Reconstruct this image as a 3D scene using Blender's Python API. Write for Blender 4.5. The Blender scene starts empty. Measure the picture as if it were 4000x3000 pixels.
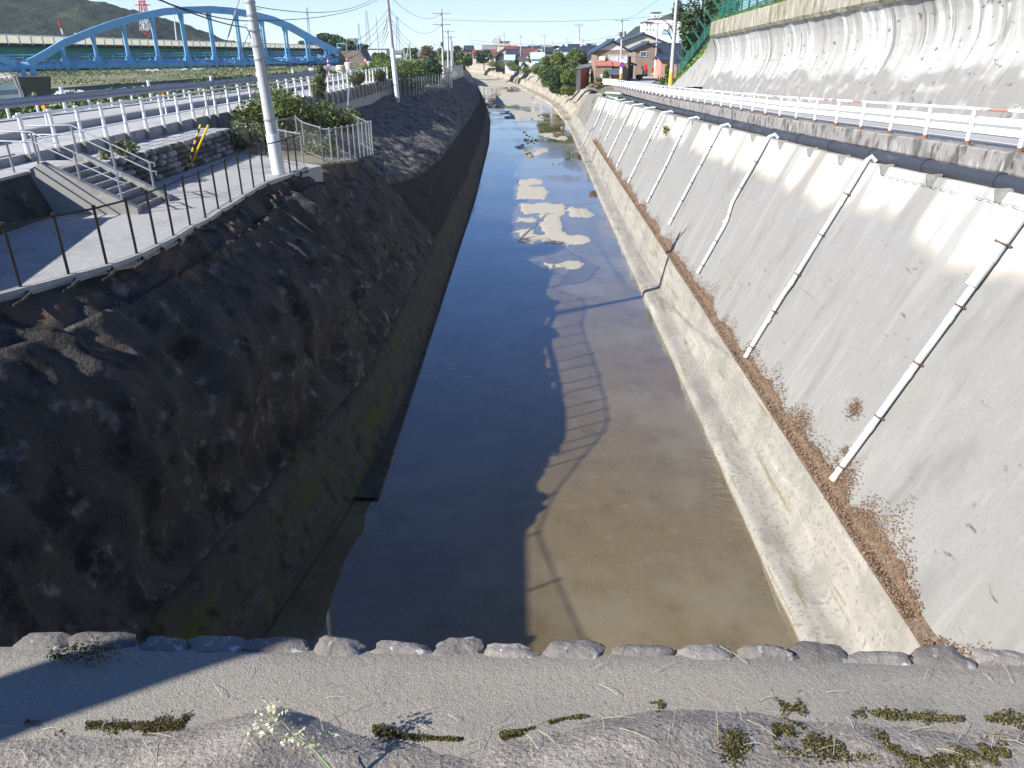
import bpy, math, random
from mathutils import Vector, noise
# ---------------------------------------------------------------- camera, sky, sun, exposure
scene = bpy.context.scene
COL = scene.collection
FOC, HORIZON, VANISH = 2890.0, 183.0, 2071.0          # photograph measured at 4000 x 3000
PITCH = math.atan((1500 - HORIZON) / FOC)
YAW = math.atan((VANISH - 2000) / FOC * math.cos(PITCH))
FWD = Vector((-math.sin(YAW), math.cos(YAW), 0)); RIGHT = Vector((math.cos(YAW), math.sin(YAW), 0))
DIR = FWD * math.cos(PITCH) - Vector((0, 0, math.sin(PITCH)))
UPV = FWD * math.sin(PITCH) + Vector((0, 0, math.cos(PITCH)))
cam_d = bpy.data.cameras.new('camera'); cam = bpy.data.objects.new('camera', cam_d); COL.objects.link(cam)
cam_d.sensor_width = 36; cam_d.lens = FOC / 4000 * 36; cam_d.clip_start = 0.05; cam_d.clip_end = 20000
cam.rotation_euler = (math.pi / 2 - PITCH, 0, YAW)
scene.camera = cam
SUN_EL, SUN_AZ = math.radians(33), math.radians(30)    # light travels towards +X turned 30 degrees to +Y
LDIR = Vector((math.cos(SUN_AZ) * math.cos(SUN_EL), math.sin(SUN_AZ) * math.cos(SUN_EL), -math.sin(SUN_EL)))
world = bpy.data.worlds.new('World'); scene.world = world; world.use_nodes = True
wn = world.node_tree; sky = wn.nodes.new('ShaderNodeTexSky'); sky.sky_type = 'NISHITA'; sky.sun_disc = False
sky.sun_elevation = SUN_EL
sky.sun_rotation = math.atan2(-LDIR.x, -LDIR.y)
sky.altitude = 50; sky.air_density = 1.0; sky.dust_density = 0.2; sky.ozone_density = 4.0
bg = wn.nodes['Background']
# pale haze low in the sky: brighter and whiter towards the horizon, in every direction
tcw = wn.nodes.new('ShaderNodeTexCoord'); sxw = wn.nodes.new('ShaderNodeSeparateXYZ'); wn.links.new(tcw.outputs['Generated'], sxw.inputs[0])
mrw = wn.nodes.new('ShaderNodeMapRange'); mrw.inputs[1].default_value = 0.0; mrw.inputs[2].default_value = 0.30; mrw.inputs[3].default_value = 1; mrw.inputs[4].default_value = 0
wn.links.new(sxw.outputs['Z'], mrw.inputs[0])
pww = wn.nodes.new('ShaderNodeMath'); pww.operation = 'POWER'; pww.inputs[1].default_value = 3.0; wn.links.new(mrw.outputs[0], pww.inputs[0])
mxw = wn.nodes.new('ShaderNodeMix'); mxw.data_type = 'RGBA'; wn.links.new(pww.outputs[0], mxw.inputs[0])
tnw = wn.nodes.new('ShaderNodeMix'); tnw.data_type = 'RGBA'; tnw.blend_type = 'MULTIPLY'; tnw.inputs[0].default_value = 1; tnw.inputs[7].default_value = (.60, .87, 1.32, 1)
wn.links.new(sky.outputs[0], tnw.inputs[6]); wn.links.new(tnw.outputs[2], mxw.inputs[6]); mxw.inputs[7].default_value = (8.2, 10.3, 11.0, 1)
wn.links.new(mxw.outputs[2], bg.inputs[0]); bg.inputs[1].default_value = 0.06
sun_d = bpy.data.lights.new('sun', 'SUN'); sun_d.energy = 4.8; sun_d.angle = math.radians(0.5); sun_d.color = (1, 0.97, 0.925)
sun = bpy.data.objects.new('sun', sun_d); COL.objects.link(sun)
sun.rotation_euler = LDIR.to_track_quat('-Z', 'Y').to_euler()
scene.view_settings.view_transform = 'Standard'; scene.view_settings.look = 'None'
scene.view_settings.exposure = 0.95; scene.view_settings.gamma = 1
scene.cycles.max_bounces = 6; scene.cycles.transparent_max_bounces = 12

# ---------------------------------------------------------------- measuring helpers (photo pixel -> place)
def ray(x, y): return DIR + RIGHT * ((x - 2000) / FOC) + UPV * ((1500 - y) / FOC)
def at_z(x, y, z): r = ray(x, y); return r * (z / r.z)
def at_y(x, y, Y): r = ray(x, y); return r * (Y / r.y)
def at_x(x, y, X): r = ray(x, y); return r * (X / r.x)
def on_plane(x, y, P, n): r = ray(x, y); return r * (P.dot(n) / r.dot(n))
def lerp(a, b, t): return a + (b - a) * t
def interp(x, tab):
    if x <= tab[0][0]: return tab[0][1]
    for (a, va), (b, vb) in zip(tab, tab[1:]):
        if x <= b: return lerp(va, vb, (x - a) / (b - a))
    return tab[-1][1]
def smooth(a, b, x):
    t = max(0, min(1, (x - a) / (b - a))); return t * t * (3 - 2 * t)
def fbm(p, o=4, l=2.0, g=0.5):
    s, a = 0, 1
    for _ in range(o): s += a * noise.noise(p); p = p * l; a *= g
    return s
V = Vector
# ---------------------------------------------------------------- materials
MATS = {}
def M(name, base, layers=(), rough=0.8, bump=None, metal=0.0, spec=0.35, coord='Object', sss=0, per=0.0, emit=None):
    """base colour + noise layers: (colour, scale, low, high[, (sx,sy,sz)[, detail]]);  bump: (scale, strength, dist)"""
    if name in MATS: return MATS[name]
    m = bpy.data.materials.new(name); m.use_nodes = True; nt = m.node_tree; N = nt.nodes; L = nt.links
    p = N['Principled BSDF']; p.inputs['Roughness'].default_value = rough; p.inputs['Metallic'].default_value = metal
    p.inputs['Specular IOR Level'].default_value = spec
    if coord == 'Object': src = N.new('ShaderNodeTexCoord').outputs['Object']
    elif coord == 'World': src = N.new('ShaderNodeNewGeometry').outputs['Position']
    else:
        a = N.new('ShaderNodeAttribute'); a.attribute_name = coord; src = a.outputs['Vector']
    col = N.new('ShaderNodeRGB'); col.outputs[0].default_value = (*base, 1); cur = col.outputs[0]
    def nz(scale, stretch, detail):
        mp = N.new('ShaderNodeMapping'); mp.inputs['Scale'].default_value = stretch; L.new(src, mp.inputs[0])
        t = N.new('ShaderNodeTexNoise'); t.inputs['Scale'].default_value = scale; t.inputs['Detail'].default_value = detail
        t.inputs['Roughness'].default_value = 0.6
        L.new(mp.outputs[0], t.inputs[0]); return t.outputs['Fac']
    for ly in layers:
        c, s, lo, hi = ly[:4]; st = ly[4] if len(ly) > 4 and ly[4] else (1, 1, 1); de = ly[5] if len(ly) > 5 else 5
        am = ly[6] if len(ly) > 6 else 1.0
        if s == 'attr':                                  # a stored per-vertex value: st = attribute name
            a = N.new('ShaderNodeAttribute'); a.attribute_name = st; f = a.outputs['Fac']
        else: f = nz(s, st, de)
        r = N.new('ShaderNodeMapRange'); r.inputs[1].default_value = lo; r.inputs[2].default_value = hi; r.clamp = True
        r.inputs[4].default_value = am
        r.interpolation_type = 'SMOOTHSTEP'; L.new(f, r.inputs[0])
        x = N.new('ShaderNodeMix'); x.data_type = 'RGBA'; L.new(r.outputs[0], x.inputs[0]); L.new(cur, x.inputs[6])
        x.inputs[7].default_value = (*c, 1); cur = x.outputs[2]
    if per:                                              # value varies from object to object
        oi = N.new('ShaderNodeObjectInfo'); r = N.new('ShaderNodeMapRange'); L.new(oi.outputs['Random'], r.inputs[0])
        r.inputs[3].default_value = 1 - per; r.inputs[4].default_value = 1 + per
        h = N.new('ShaderNodeHueSaturation'); L.new(cur, h.inputs['Color']); L.new(r.outputs[0], h.inputs['Value']); cur = h.outputs[0]
    L.new(cur, p.inputs['Base Color'])
    if bump:
        hs = None
        for b in (bump if isinstance(bump, list) else [bump]):
            f = nz(b[0], b[3] if len(b) > 3 else (1, 1, 1), 6)
            bn = N.new('ShaderNodeBump'); bn.inputs['Strength'].default_value = b[1]; bn.inputs['Distance'].default_value = b[2]
            L.new(f, bn.inputs['Height'])
            if hs: L.new(hs, bn.inputs['Normal'])
            hs = bn.outputs[0]
        L.new(hs, p.inputs['Normal'])
    if emit: p.inputs['Emission Color'].default_value = (*emit, 1); p.inputs['Emission Strength'].default_value = 1
    MATS[name] = m; return m
def leaf_mat(name, a, b, c=None):
    if name in MATS: return MATS[name]
    m = M(name, a, [(b, 'attr', 0.25, 0.75, 'rnd')] + ([(c, 'attr', 0.82, 0.95, 'rnd')] if c else []), rough=0.55, spec=0.4)
    nt = m.node_tree; p = nt.nodes['Principled BSDF']; out = nt.nodes['Material Output']
    t = nt.nodes.new('ShaderNodeBsdfTranslucent'); mx = nt.nodes.new('ShaderNodeMixShader'); mx.inputs[0].default_value = 0.3
    nt.links.new(p.inputs['Base Color'].links[0].from_socket, t.inputs[0])
    nt.links.new(p.outputs[0], mx.inputs[1]); nt.links.new(t.outputs[0], mx.inputs[2]); nt.links.new(mx.outputs[0], out.inputs[0])
    return m
# ---------------------------------------------------------------- mesh builder
class MB:
    def __init__(s): s.v, s.f, s.a, s.st = [], [], [], []
    def add(s, vs, fs, rnd=0.0, st=None):
        n = len(s.v); s.v.extend(V(p) for p in vs); s.f.extend([tuple(i + n for i in f) for f in fs])
        s.a.extend([rnd] * len(vs)); s.st.extend(st if st else [(0, 0, 0)] * len(vs)); return s
    def box(s, c, d, rz=0, rnd=0.0):
        c = V(c); cs, sn = math.cos(rz), math.sin(rz); vs = []
        for z in (-.5, .5):
            for x, y in ((-.5, -.5), (.5, -.5), (.5, .5), (-.5, .5)):
                X, Y = x * d[0], y * d[1]; vs.append(c + V((X * cs - Y * sn, X * sn + Y * cs, z * d[2])))
        return s.add(vs, [(3, 2, 1, 0), (4, 5, 6, 7), (0, 1, 5, 4), (1, 2, 6, 5), (2, 3, 7, 6), (3, 0, 4, 7)], rnd)
    def hexa(s, b, t, rnd=0.0):
        return s.add(list(b) + list(t), [(3, 2, 1, 0), (4, 5, 6, 7), (0, 1, 5, 4), (1, 2, 6, 5), (2, 3, 7, 6), (3, 0, 4, 7)], rnd)
    def beam(s, p, q, w, h, up=(0, 0, 1), rnd=0.0):
        p, q = V(p), V(q); d = (q - p).normalized(); x = d.cross(V(up))
        if x.length < 1e-4: x = d.cross(V((1, 0, 0)))
        x.normalize(); u = x.cross(d)
        r = [(-w / 2, -h / 2), (w / 2, -h / 2), (w / 2, h / 2), (-w / 2, h / 2)]
        return s.hexa([p + x * a + u * b for a, b in r], [q + x * a + u * b for a, b in r], rnd)
    def tube(s, pts, r, n=8, cap=True, rnd=0.0):
        pts = [V(p) for p in pts]; rs = r if isinstance(r, (list, tuple)) else [r] * len(pts); k = len(pts); vs, fs = [], []
        x = None
        for i, p in enumerate(pts):
            d = (pts[min(i + 1, k - 1)] - pts[max(i - 1, 0)]).normalized()
            if x is None:
                x = d.cross(V((0, 0, 1)));  x = x if x.length > 1e-3 else V((1, 0, 0))
            x = (x - d * x.dot(d)); x.normalize(); y = d.cross(x)
            for j in range(n):
                a = 2 * math.pi * j / n; vs.append(p + (x * math.cos(a) + y * math.sin(a)) * rs[i])
        for i in range(k - 1):
            for j in range(n): fs.append((i * n + j, i * n + (j + 1) % n, (i + 1) * n + (j + 1) % n, (i + 1) * n + j))
        if cap: fs += [tuple(reversed(range(n))), tuple(range((k - 1) * n, k * n))]
        return s.add(vs, fs, rnd)
    def prism(s, poly, off, rnd=0.0):
        n = len(poly); p = [V(q) for q in poly]; o = V(off)
        return s.add(p + [q + o for q in p], [tuple(reversed(range(n))), tuple(range(n, 2 * n))] + [(i, (i + 1) % n, n + (i + 1) % n, n + i) for i in range(n)], rnd)
    def grid(s, fn, nu, nv, close=False):
        """fn(i,j) -> point or (point, st)"""
        vs, st = [], []
        for i in range(nu):
            for j in range(nv):
                q = fn(i, j)
                if isinstance(q, tuple): vs.append(q[0]); st.append(q[1])
                else: vs.append(q); st.append((0, 0, 0))
        return s.add(vs, [(i * nv + j, (i + 1) * nv + j, (i + 1) * nv + j + 1, i * nv + j + 1) for i in range(nu - 1) for j in range(nv - 1)], 0, st)
    def rock(s, c, r, seed, sub=2, rough=0.3, rnd=0.0, boxy=False):
        vs, fs = ICO[sub]; c = V(c); o = V((seed * 3.7, seed * 1.3, seed * 7.1)); out = []
        for p in vs:
            k = 1 + rough * fbm(p * 1.3 + o, 3)
            if boxy:
                p = V([math.copysign(abs(t) ** .62, t) for t in p]); k = .92 + rough * (.8 * fbm(p * .9 + o, 2) + .35 * abs(noise.noise(p * 2.6 + o)) + .15 * noise.noise(p * 6 + o))
            out.append(c + V((p.x * r[0], p.y * r[1], p.z * r[2])) * k)
        return s.add(out, fs, rnd)
    def leaves(s, c, r, n, size, rg, shell=0.45, flat=0.0):
        """n leaf blades spread through the outer part of an ellipsoid"""
        c = V(c)
        for _ in range(n):
            d = V((rg.gauss(0, 1), rg.gauss(0, 1), rg.gauss(0, 1))); d.normalize()
            q = c + V((d.x * r[0], d.y * r[1], d.z * r[2])) * (shell + (1 - shell) * rg.random() ** 0.6)
            s.leaf(q, size * rg.uniform(0.6, 1.3), rg, d)
    def leaf(s, q, sz, rg, out=None):
        a = V((rg.gauss(0, 1), rg.gauss(0, 1), rg.gauss(0, .6))); a.normalize()
        nn = V((rg.gauss(0, .7), rg.gauss(0, .7), rg.gauss(0.5, .7)))
        if out: nn += out * 0.7
        b = nn.cross(a);  b = b if b.length > 1e-3 else V((1, 0, 0)); b.normalize()
        a *= sz * .5; b *= sz * .3
        s.add([q - a, q - a * .1 + b, q + a, q - a * .1 - b], [(0, 1, 2, 3)], rg.random())
    def build(s, name, mat, parent=None, smooth=True, loc=None, auto=True):
        if parent is not None: o0 = ORG[parent.name]
        elif loc is not None: o0 = V(loc)
        else:
            xs = [p.x for p in s.v]; ys = [p.y for p in s.v]
            o0 = V(((min(xs) + max(xs)) / 2, (min(ys) + max(ys)) / 2, min(p.z for p in s.v)))
        me = bpy.data.meshes.new(name); me.from_pydata([p - o0 for p in s.v], [], s.f); me.update()
        if any(s.a):
            at = me.attributes.new('rnd', 'FLOAT', 'POINT'); at.data.foreach_set('value', s.a)
        if any(any(t) for t in s.st):
            at = me.attributes.new('st', 'FLOAT_VECTOR', 'POINT'); at.data.foreach_set('vector', [c for t in s.st for c in t])
        me.materials.append(mat)
        o = bpy.data.objects.new(name, me); COL.objects.link(o)
        if parent is not None: o.parent = parent
        else: o.location = o0
        ORG[o.name] = o0
        if smooth:
            me.polygons.foreach_set('use_smooth', [True] * len(me.polygons))
            if auto and hasattr(me, 'set_sharp_from_angle'): me.set_sharp_from_angle(angle=math.radians(40))
        return o
ORG = {}
def make_ico(n):
    import bmesh
    b = bmesh.new(); bmesh.ops.create_icosphere(b, subdivisions=n, radius=1); b.verts.index_update()
    r = ([v.co.copy() for v in b.verts], [tuple(v.index for v in f.verts) for f in b.faces]); b.free(); return r
ICO = {1: make_ico(1), 2: make_ico(2), 3: make_ico(3)}
def tag(o, label, cat, group=None):
    o['label'] = label; o['category'] = cat
    if group: o['group'] = group
    return o
def empty(name, loc, label, cat, group=None):
    o = bpy.data.objects.new(name, None); COL.objects.link(o); o.location = loc; o.empty_display_size = 0.2
    ORG[o.name] = V(loc); return tag(o, label, cat, group)
def struct(o, kind='structure'): o['kind'] = kind; return o
def dup(root, loc):
    r = root.copy(); COL.objects.link(r); r.location = loc; ORG[r.name] = V(loc)
    for ch in list(root.children):
        c = ch.copy(); COL.objects.link(c); c.parent = r
        for g in list(ch.children):
            d = g.copy(); COL.objects.link(d); d.parent = c
    return r
ORD = ['first', 'second', 'third', 'fourth', 'fifth', 'sixth', 'seventh', 'eighth', 'ninth', 'tenth', 'eleventh', 'twelfth', 'thirteenth', 'fourteenth', 'fifteenth', 'sixteenth', 'seventeenth', 'eighteenth', 'nineteenth', 'twentieth']

# ---------------------------------------------------------------- the palette
m_asph = M('worn_asphalt', (.26, .236, .192), [((.12, .11, .10), 110, .54, .68, None, 8, .8), ((.50, .47, .42), 190, .62, .68, None, 4), ((.15, .145, .14), 2.2, .5, .75, None, 5, .6), ((.3, .28, .25), 5, .55, .75, None, 6, .5)], .9, [(170, .8, .005), (45, .5, .008)])
m_mortar = M('rough_mortar', (.265, .23, .185), [((.38, .355, .31), 60, .54, .66, None, 5), ((.09, .09, .095), 75, .56, .66, None, 4), ((.32, .29, .25), 4, .45, .7, None, 5, .6)], .9, [(70, 1.0, .012), (15, .5, .015)])
m_stone = M('edge_stone', (.175, .155, .135), [((.24, .22, .20), 6, .4, .7, None, 5), ((.08, .075, .072), 30, .58, .7, None, 5), ((.44, .435, .41), 13, .53, .60, None, 8), ((.10, .095, .088), 5, .56, .66, None, 7, .7)], .9, [(40, .8, .012), (14, .6, .02)], per=.3)
m_wallr = M('right_wall_concrete', (.25, .244, .228), [
    ((.165, .16, .145), 1.0, .50, .75, (.9, .3, 1), 7, .75), ((.33, .325, .305), 2.6, .5, .72, (1.2, .5, 1), 6, .35), ((.205, .20, .185), 13, .48, .68, None, 8, .55),
    ((.24, .22, .185), .35, .5, .75, None, 5, .6), ((.085, .075, .06), 3.2, .635, .70, (.42, 1.5, 1), 8, .85),
    ((.40, .36, .28), 'attr', .12, .4, 'rnd', 5, .5), ((.46, .45, .41), 'attr', .3, .8, 'rnd'), ((.29, .28, .255), 1.3, .53, .64, (1.5, .12, 1), 7, .75), ((.17, .16, .14), 1.5, .64, .72, (.12, 2.2, 1), 4, .6)], .9, [(9, .25, .02), (60, .25, .004)], coord='st')
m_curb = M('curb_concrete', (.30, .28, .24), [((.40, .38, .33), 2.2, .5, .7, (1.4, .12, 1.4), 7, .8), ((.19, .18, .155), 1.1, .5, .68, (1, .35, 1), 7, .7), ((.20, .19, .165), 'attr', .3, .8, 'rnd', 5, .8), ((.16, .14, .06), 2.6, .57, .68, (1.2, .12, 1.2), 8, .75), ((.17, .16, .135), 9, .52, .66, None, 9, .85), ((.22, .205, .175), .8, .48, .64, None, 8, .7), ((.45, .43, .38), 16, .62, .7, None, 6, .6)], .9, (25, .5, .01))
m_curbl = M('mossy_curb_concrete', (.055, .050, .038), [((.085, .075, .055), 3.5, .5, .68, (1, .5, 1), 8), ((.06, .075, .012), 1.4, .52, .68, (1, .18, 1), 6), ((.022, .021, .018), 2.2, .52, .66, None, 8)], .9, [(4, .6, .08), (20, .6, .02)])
m_curve = M('curved_wall_concrete', (.35, .34, .315), [
    ((.47, .465, .44), 1.0, .48, .60, (.9, .10, 1), 4), ((.66, .65, .625), 1.1, .555, .615, (.8, .06, 1), 5),
    ((.20, .195, .18), 2.6, .57, .66, (.9, .10, 1), 4, .8), ((.16, .155, .14), 1.1, .52, .68, (.35, .7, 1), 7, .0),
    ((.215, .205, .19), 'attr', .15, .7, 'rnd', 5, .95), ((.29, .28, .255), 1.5, .50, .66, (.8, .22, 1), 7, .6), ((.10, .095, .08), 3.2, .60, .66, (.5, .9, 1), 9, .85), ((.13, .125, .11), 1.3, .58, .66, (1.2, .1, 1), 5, .7)], .9, (25, .3, .008), coord='st')
m_cap = M('mossy_cap_concrete', (.31, .28, .22), [((.20, .175, .10), 1.6, .48, .62, (1, 1, .5), 6), ((.45, .43, .38), 3, .58, .66, (1, 1, .2), 5), ((.10, .09, .065), 5, .58, .7, (1, 1, .3), 6)], .9, (20, .5, .015))
m_ledge = M('ledge_concrete', (.27, .255, .235), [((.11, .105, .095), 2.4, .46, .64, (1, 1, .55), 7), ((.42, .38, .35), 3.5, .55, .68, (1, 1, .3), 6), ((.06, .056, .05), 9, .56, .66, (1, 1, .35), 6)], .9, (30, .4, .01))
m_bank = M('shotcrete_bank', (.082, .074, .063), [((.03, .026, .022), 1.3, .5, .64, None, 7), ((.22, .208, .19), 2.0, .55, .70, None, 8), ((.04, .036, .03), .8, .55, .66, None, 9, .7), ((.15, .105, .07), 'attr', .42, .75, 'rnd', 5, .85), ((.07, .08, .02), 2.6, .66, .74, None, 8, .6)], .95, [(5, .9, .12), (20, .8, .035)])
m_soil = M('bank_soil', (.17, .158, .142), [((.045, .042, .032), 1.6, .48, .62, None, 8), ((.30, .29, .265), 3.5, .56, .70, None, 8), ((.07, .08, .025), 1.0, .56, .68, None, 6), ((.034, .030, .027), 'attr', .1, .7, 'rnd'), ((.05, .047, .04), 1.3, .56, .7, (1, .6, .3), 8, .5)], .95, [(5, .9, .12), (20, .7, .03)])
m_floor = M('canal_floor', (.215, .165, .092), [((.145, .11, .062), 1.1, .46, .7, None, 9, .7), ((.27, .215, .125), 16, .52, .66, None, 7, .8), ((.09, .07, .045), 18, .62, .69, None, 8, .9), ((.45, .40, .3), 40, .68, .72, None, 3, .8), ((.30, .27, .21), .25, .45, .65, None, 4, .6), ((.40, .37, .30), 'attr', .3, .75, 'rnd'), ((.27, .24, .18), 3, .56, .7, None, 8, .5)], .85, (14, .4, .012), coord='World')
m_path = M('path_concrete', (.40, .392, .37), [((.31, .30, .28), .8, .45, .7, None, 6), ((.47, .46, .44), 6, .5, .7, None, 6)], .9, (60, .3, .004))
m_road = M('road_asphalt', (.40, .392, .37), [((.31, .305, .29), .5, .4, .7, (1, .2, 1), 5), ((.38, .375, .36), 60, .5, .7, None, 3)], .9, (80, .3, .004))
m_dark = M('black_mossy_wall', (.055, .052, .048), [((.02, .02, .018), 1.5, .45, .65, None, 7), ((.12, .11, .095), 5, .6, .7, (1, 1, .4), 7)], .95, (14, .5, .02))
m_conc = M('grey_concrete', (.30, .29, .265), [((.19, .18, .16), 1.6, .5, .68, (1, 1, .5), 6), ((.38, .37, .34), 5, .55, .7, None, 6)], .9, (30, .35, .008))
m_pole = M('pole_concrete', (.46, .455, .44), [((.27, .26, .25), 3, .52, .7, (1, 1, .15), 6), ((.55, .55, .54), 8, .55, .7, (1, 1, .2), 5)], .75, (40, .2, .004))
m_white = M('white_paint', (.78, .79, .80), [((.62, .62, .60), 4, .6, .75, None, 6, .7)], .45, spec=.5)
m_whiter = M('rusting_white_paint', (.80, .80, .79), [((.36, .13, .06), .55, .575, .61, (1, 1, 1), 6, .85), ((.55, .48, .42), 6, .62, .74, None, 6, .7)], .5, spec=.45)
m_rust = M('rust', (.16, .075, .04), [((.28, .13, .06), 12, .5, .7)], .9)
m_galv = M('galvanised_steel', (.33, .34, .355), [((.23, .24, .255), 5, .5, .7)], .45, metal=.4, spec=.5)
m_black = M('dark_brown_paint', (.022, .018, .018), [((.05, .042, .04), 12, .55, .7)], .5, spec=.4)
m_wire = M('mesh_wire', (.12, .115, .11), [], .5, metal=.3)
m_wireg = M('grey_mesh_wire', (.3, .3, .3), [], .5, metal=.3)
m_cable = M('black_cable', (.02, .02, .022), [], .6)
m_blue = M('sky_blue_paint', (.20, .47, .72), [((.14, .38, .62), 1.2, .5, .75, None, 5), ((.27, .54, .76), 4, .6, .75)], .28, spec=.5)
m_bluep = M('stained_blue_pipe', (.20, .47, .72), [((.14, .38, .62), 1.2, .5, .75, None, 5), ((.02, .03, .05), 'attr', .35, .75, 'rnd')], .28, spec=.5)
m_green = M('bridge_green_paint', (.07, .32, .23), [((.055, .27, .20), .4, .45, .65)], .5)
m_fgreen = M('fence_green_paint', (.03, .17, .13), [((.02, .12, .09), 3, .5, .7)], .5)
m_black_pipe = M('black_conduit', (.045, .05, .062), [((.09, .09, .095), 2.5, .55, .72, (1, .3, 1), 6)], .5)
m_pvc = M('white_plastic_pipe', (.60, .64, .63), [((.40, .39, .34), 2.2, .55, .75, (1, 1, .4), 7, .8)], .45)
m_strap = M('rusty_strap', (.14, .085, .065), [], .8)
m_litter = leaf_mat('dry_leaves', (.20, .125, .08), (.34, .245, .165))
m_moss = leaf_mat('moss', (.06, .05, .018), (.17, .15, .04), (.22, .17, .08))
m_leaf1 = leaf_mat('leaf_green', (.07, .125, .035), (.17, .24, .06), (.30, .30, .10))
m_leaf2 = leaf_mat('leaf_dark', (.03, .072, .024), (.09, .15, .05))
m_leaf3 = leaf_mat('leaf_yellow_green', (.10, .165, .035), (.22, .27, .06), (.28, .22, .06))
m_leaf4 = leaf_mat('leaf_vine', (.06, .09, .025), (.22, .24, .10), (.36, .34, .22))
m_grass = leaf_mat('grass_blades', (.08, .13, .03), (.20, .22, .07), (.36, .32, .17))
m_bark = M('bark', (.10, .075, .055), [((.05, .04, .03), 8, .5, .65)], .95, (20, .8, .02))
m_water = bpy.data.materials.new('water'); m_riverw = None
def water_mat(m, tint, ripple):
    m.use_nodes = True; nt = m.node_tree; N = nt.nodes; L = nt.links; N.remove(N['Principled BSDF'])
    tr = N.new('ShaderNodeBsdfTransparent'); tr.inputs[0].default_value = (*tint, 1)
    gl = N.new('ShaderNodeBsdfGlossy'); gl.inputs['Roughness'].default_value = .02; gl.inputs[0].default_value = (1, 1, 1, 1)
    lw = N.new('ShaderNodeLayerWeight'); lw.inputs[0].default_value = .5; p5 = N.new('ShaderNodeMath'); p5.operation = 'POWER'; p5.inputs[1].default_value = 3.2; L.new(lw.outputs['Facing'], p5.inputs[0])
    fr = N.new('ShaderNodeMapRange'); fr.inputs[3].default_value = .045; fr.inputs[4].default_value = 1; L.new(p5.outputs[0], fr.inputs[0])
    mx = N.new('ShaderNodeMixShader'); L.new(fr.outputs[0], mx.inputs[0]); L.new(tr.outputs[0], mx.inputs[1]); L.new(gl.outputs[0], mx.inputs[2])
    g = N.new('ShaderNodeNewGeometry'); mp = N.new('ShaderNodeMapping'); mp.inputs['Scale'].default_value = (.35, 1.6, 1); L.new(g.outputs['Position'], mp.inputs[0])
    t = N.new('ShaderNodeTexNoise'); t.inputs['Scale'].default_value = 4.5; t.inputs['Detail'].default_value = 3; L.new(mp.outputs[0], t.inputs[0])
    t2 = N.new('ShaderNodeTexNoise'); t2.inputs['Scale'].default_value = .16; t2.inputs['Detail'].default_value = 2; L.new(g.outputs['Position'], t2.inputs[0])
    r = N.new('ShaderNodeMapRange'); r.inputs[1].default_value = .44; r.inputs[2].default_value = .62; L.new(t2.outputs[0], r.inputs[0])
    mu = N.new('ShaderNodeMath'); mu.operation = 'MULTIPLY'; L.new(t.outputs[0], mu.inputs[0]); L.new(r.outputs[0], mu.inputs[1])
    b = N.new('ShaderNodeBump'); b.inputs['Strength'].default_value = ripple; b.inputs['Distance'].default_value = .02
    L.new(mu.outputs[0], b.inputs['Height']); L.new(b.outputs[0], gl.inputs['Normal']); L.new(b.outputs[0], lw.inputs['Normal'])
    L.new(mx.outputs[0], N['Material Output'].inputs[0])
water_mat(m_water, (.86, .84, .76), .6)
m_hill = M('forested_hill', (.014, .03, .02), [((.035, .055, .025), .05, .5, .64, None, 8), ((.09, .08, .04), .12, .64, .72, None, 6, .6), ((.008, .018, .014), .09, .5, .65, None, 7)], .95, [(.25, 1, 2.0)], coord='World')
m_field = M('river_plain', (.15, .165, .06), [((.08, .12, .035), .08, .45, .65, None, 7), ((.30, .27, .15), .13, .55, .70, None, 7), ((.05, .075, .025), .5, .56, .7, None, 7)], .95, (3, .8, .2), coord='World')
m_gravel = M('pale_gravel', (.50, .48, .43), [((.36, .34, .30), 2, .5, .65, None, 8)], .95, (6, .6, .08))
m_ground = M('town_ground', (.19, .18, .12), [((.10, .13, .045), .06, .45, .6, None, 7), ((.27, .25, .20), .2, .55, .7, None, 7)], .95, (2, .5, .1), coord='World')
m_bankr = M('far_bank_concrete', (.33, .295, .235), [((.21, .18, .12), .4, .5, .66, None, 7), ((.48, .43, .35), 1.2, .55, .7, None, 6), ((.16, .16, .06), .7, .62, .72, None, 7)], .95, (5, .6, .06), coord='World')
rg = random.Random(7)
# ================================================================ CANAL
XL = [(-5, -3.9), (12, -3.9), (60, -4.2), (97, -5.0), (127, -6.3), (150, -7.9), (210, -13.2), (264, -18.5), (303, -24), (344, -33), (368, -40), (420, -60)]
XR = [(-5, 5.55), (60, 5.6), (109, 5.85), (127, 5.5), (165, 4.2), (210, -.2), (264, -6.5), (303, -13), (344, -22.5), (368, -28.5), (420, -47)]
xl = lambda y: interp(y, XL); xr = lambda y: interp(y, XR)
def stations(y0, y1, d0, d1):
    r = [y0]
    while r[-1] < y1: r.append(min(y1, r[-1] + lerp(d0, d1, smooth(25, 110, r[-1]))))
    return r
# dry slabs standing out of the water: rectangles from the photograph, softened by noise
def q(u, v, ox=1400, oy=300, s=1.508): return at_z(ox + u / s, oy + v / s, -10.98)
SLABS = []
for (u0, v0, u1, v1) in [(935, 600, 1100, 640), (915, 640, 1115, 722), (955, 742, 1225, 806), (920, 826, 1070, 860), (925, 885, 1060, 990), (1075, 806, 1235, 990), (1235, 770, 1385, 830), (1225, 930, 1390, 985), (1105, 1092, 1340, 1136)]:
    a, b = q(u0, v1), q(u1, v1); c = q(u0, v0); SLABS.append((a.x, b.x, a.y, c.y))
BARS = [(2.0, 5.0, 60, 62, .6), (-1.5, 3.2, 86, 94, 1), (-2.5, -.4, 74, 78, .7), (.8, 5.2, 98, 112, .9), (-5.2, 3, 128, 150, 1), (3.2, 5.6, 70, 84, .55), (-9, 2, 160, 215, 1), (-30, 0, 240, 420, 1)]
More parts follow.
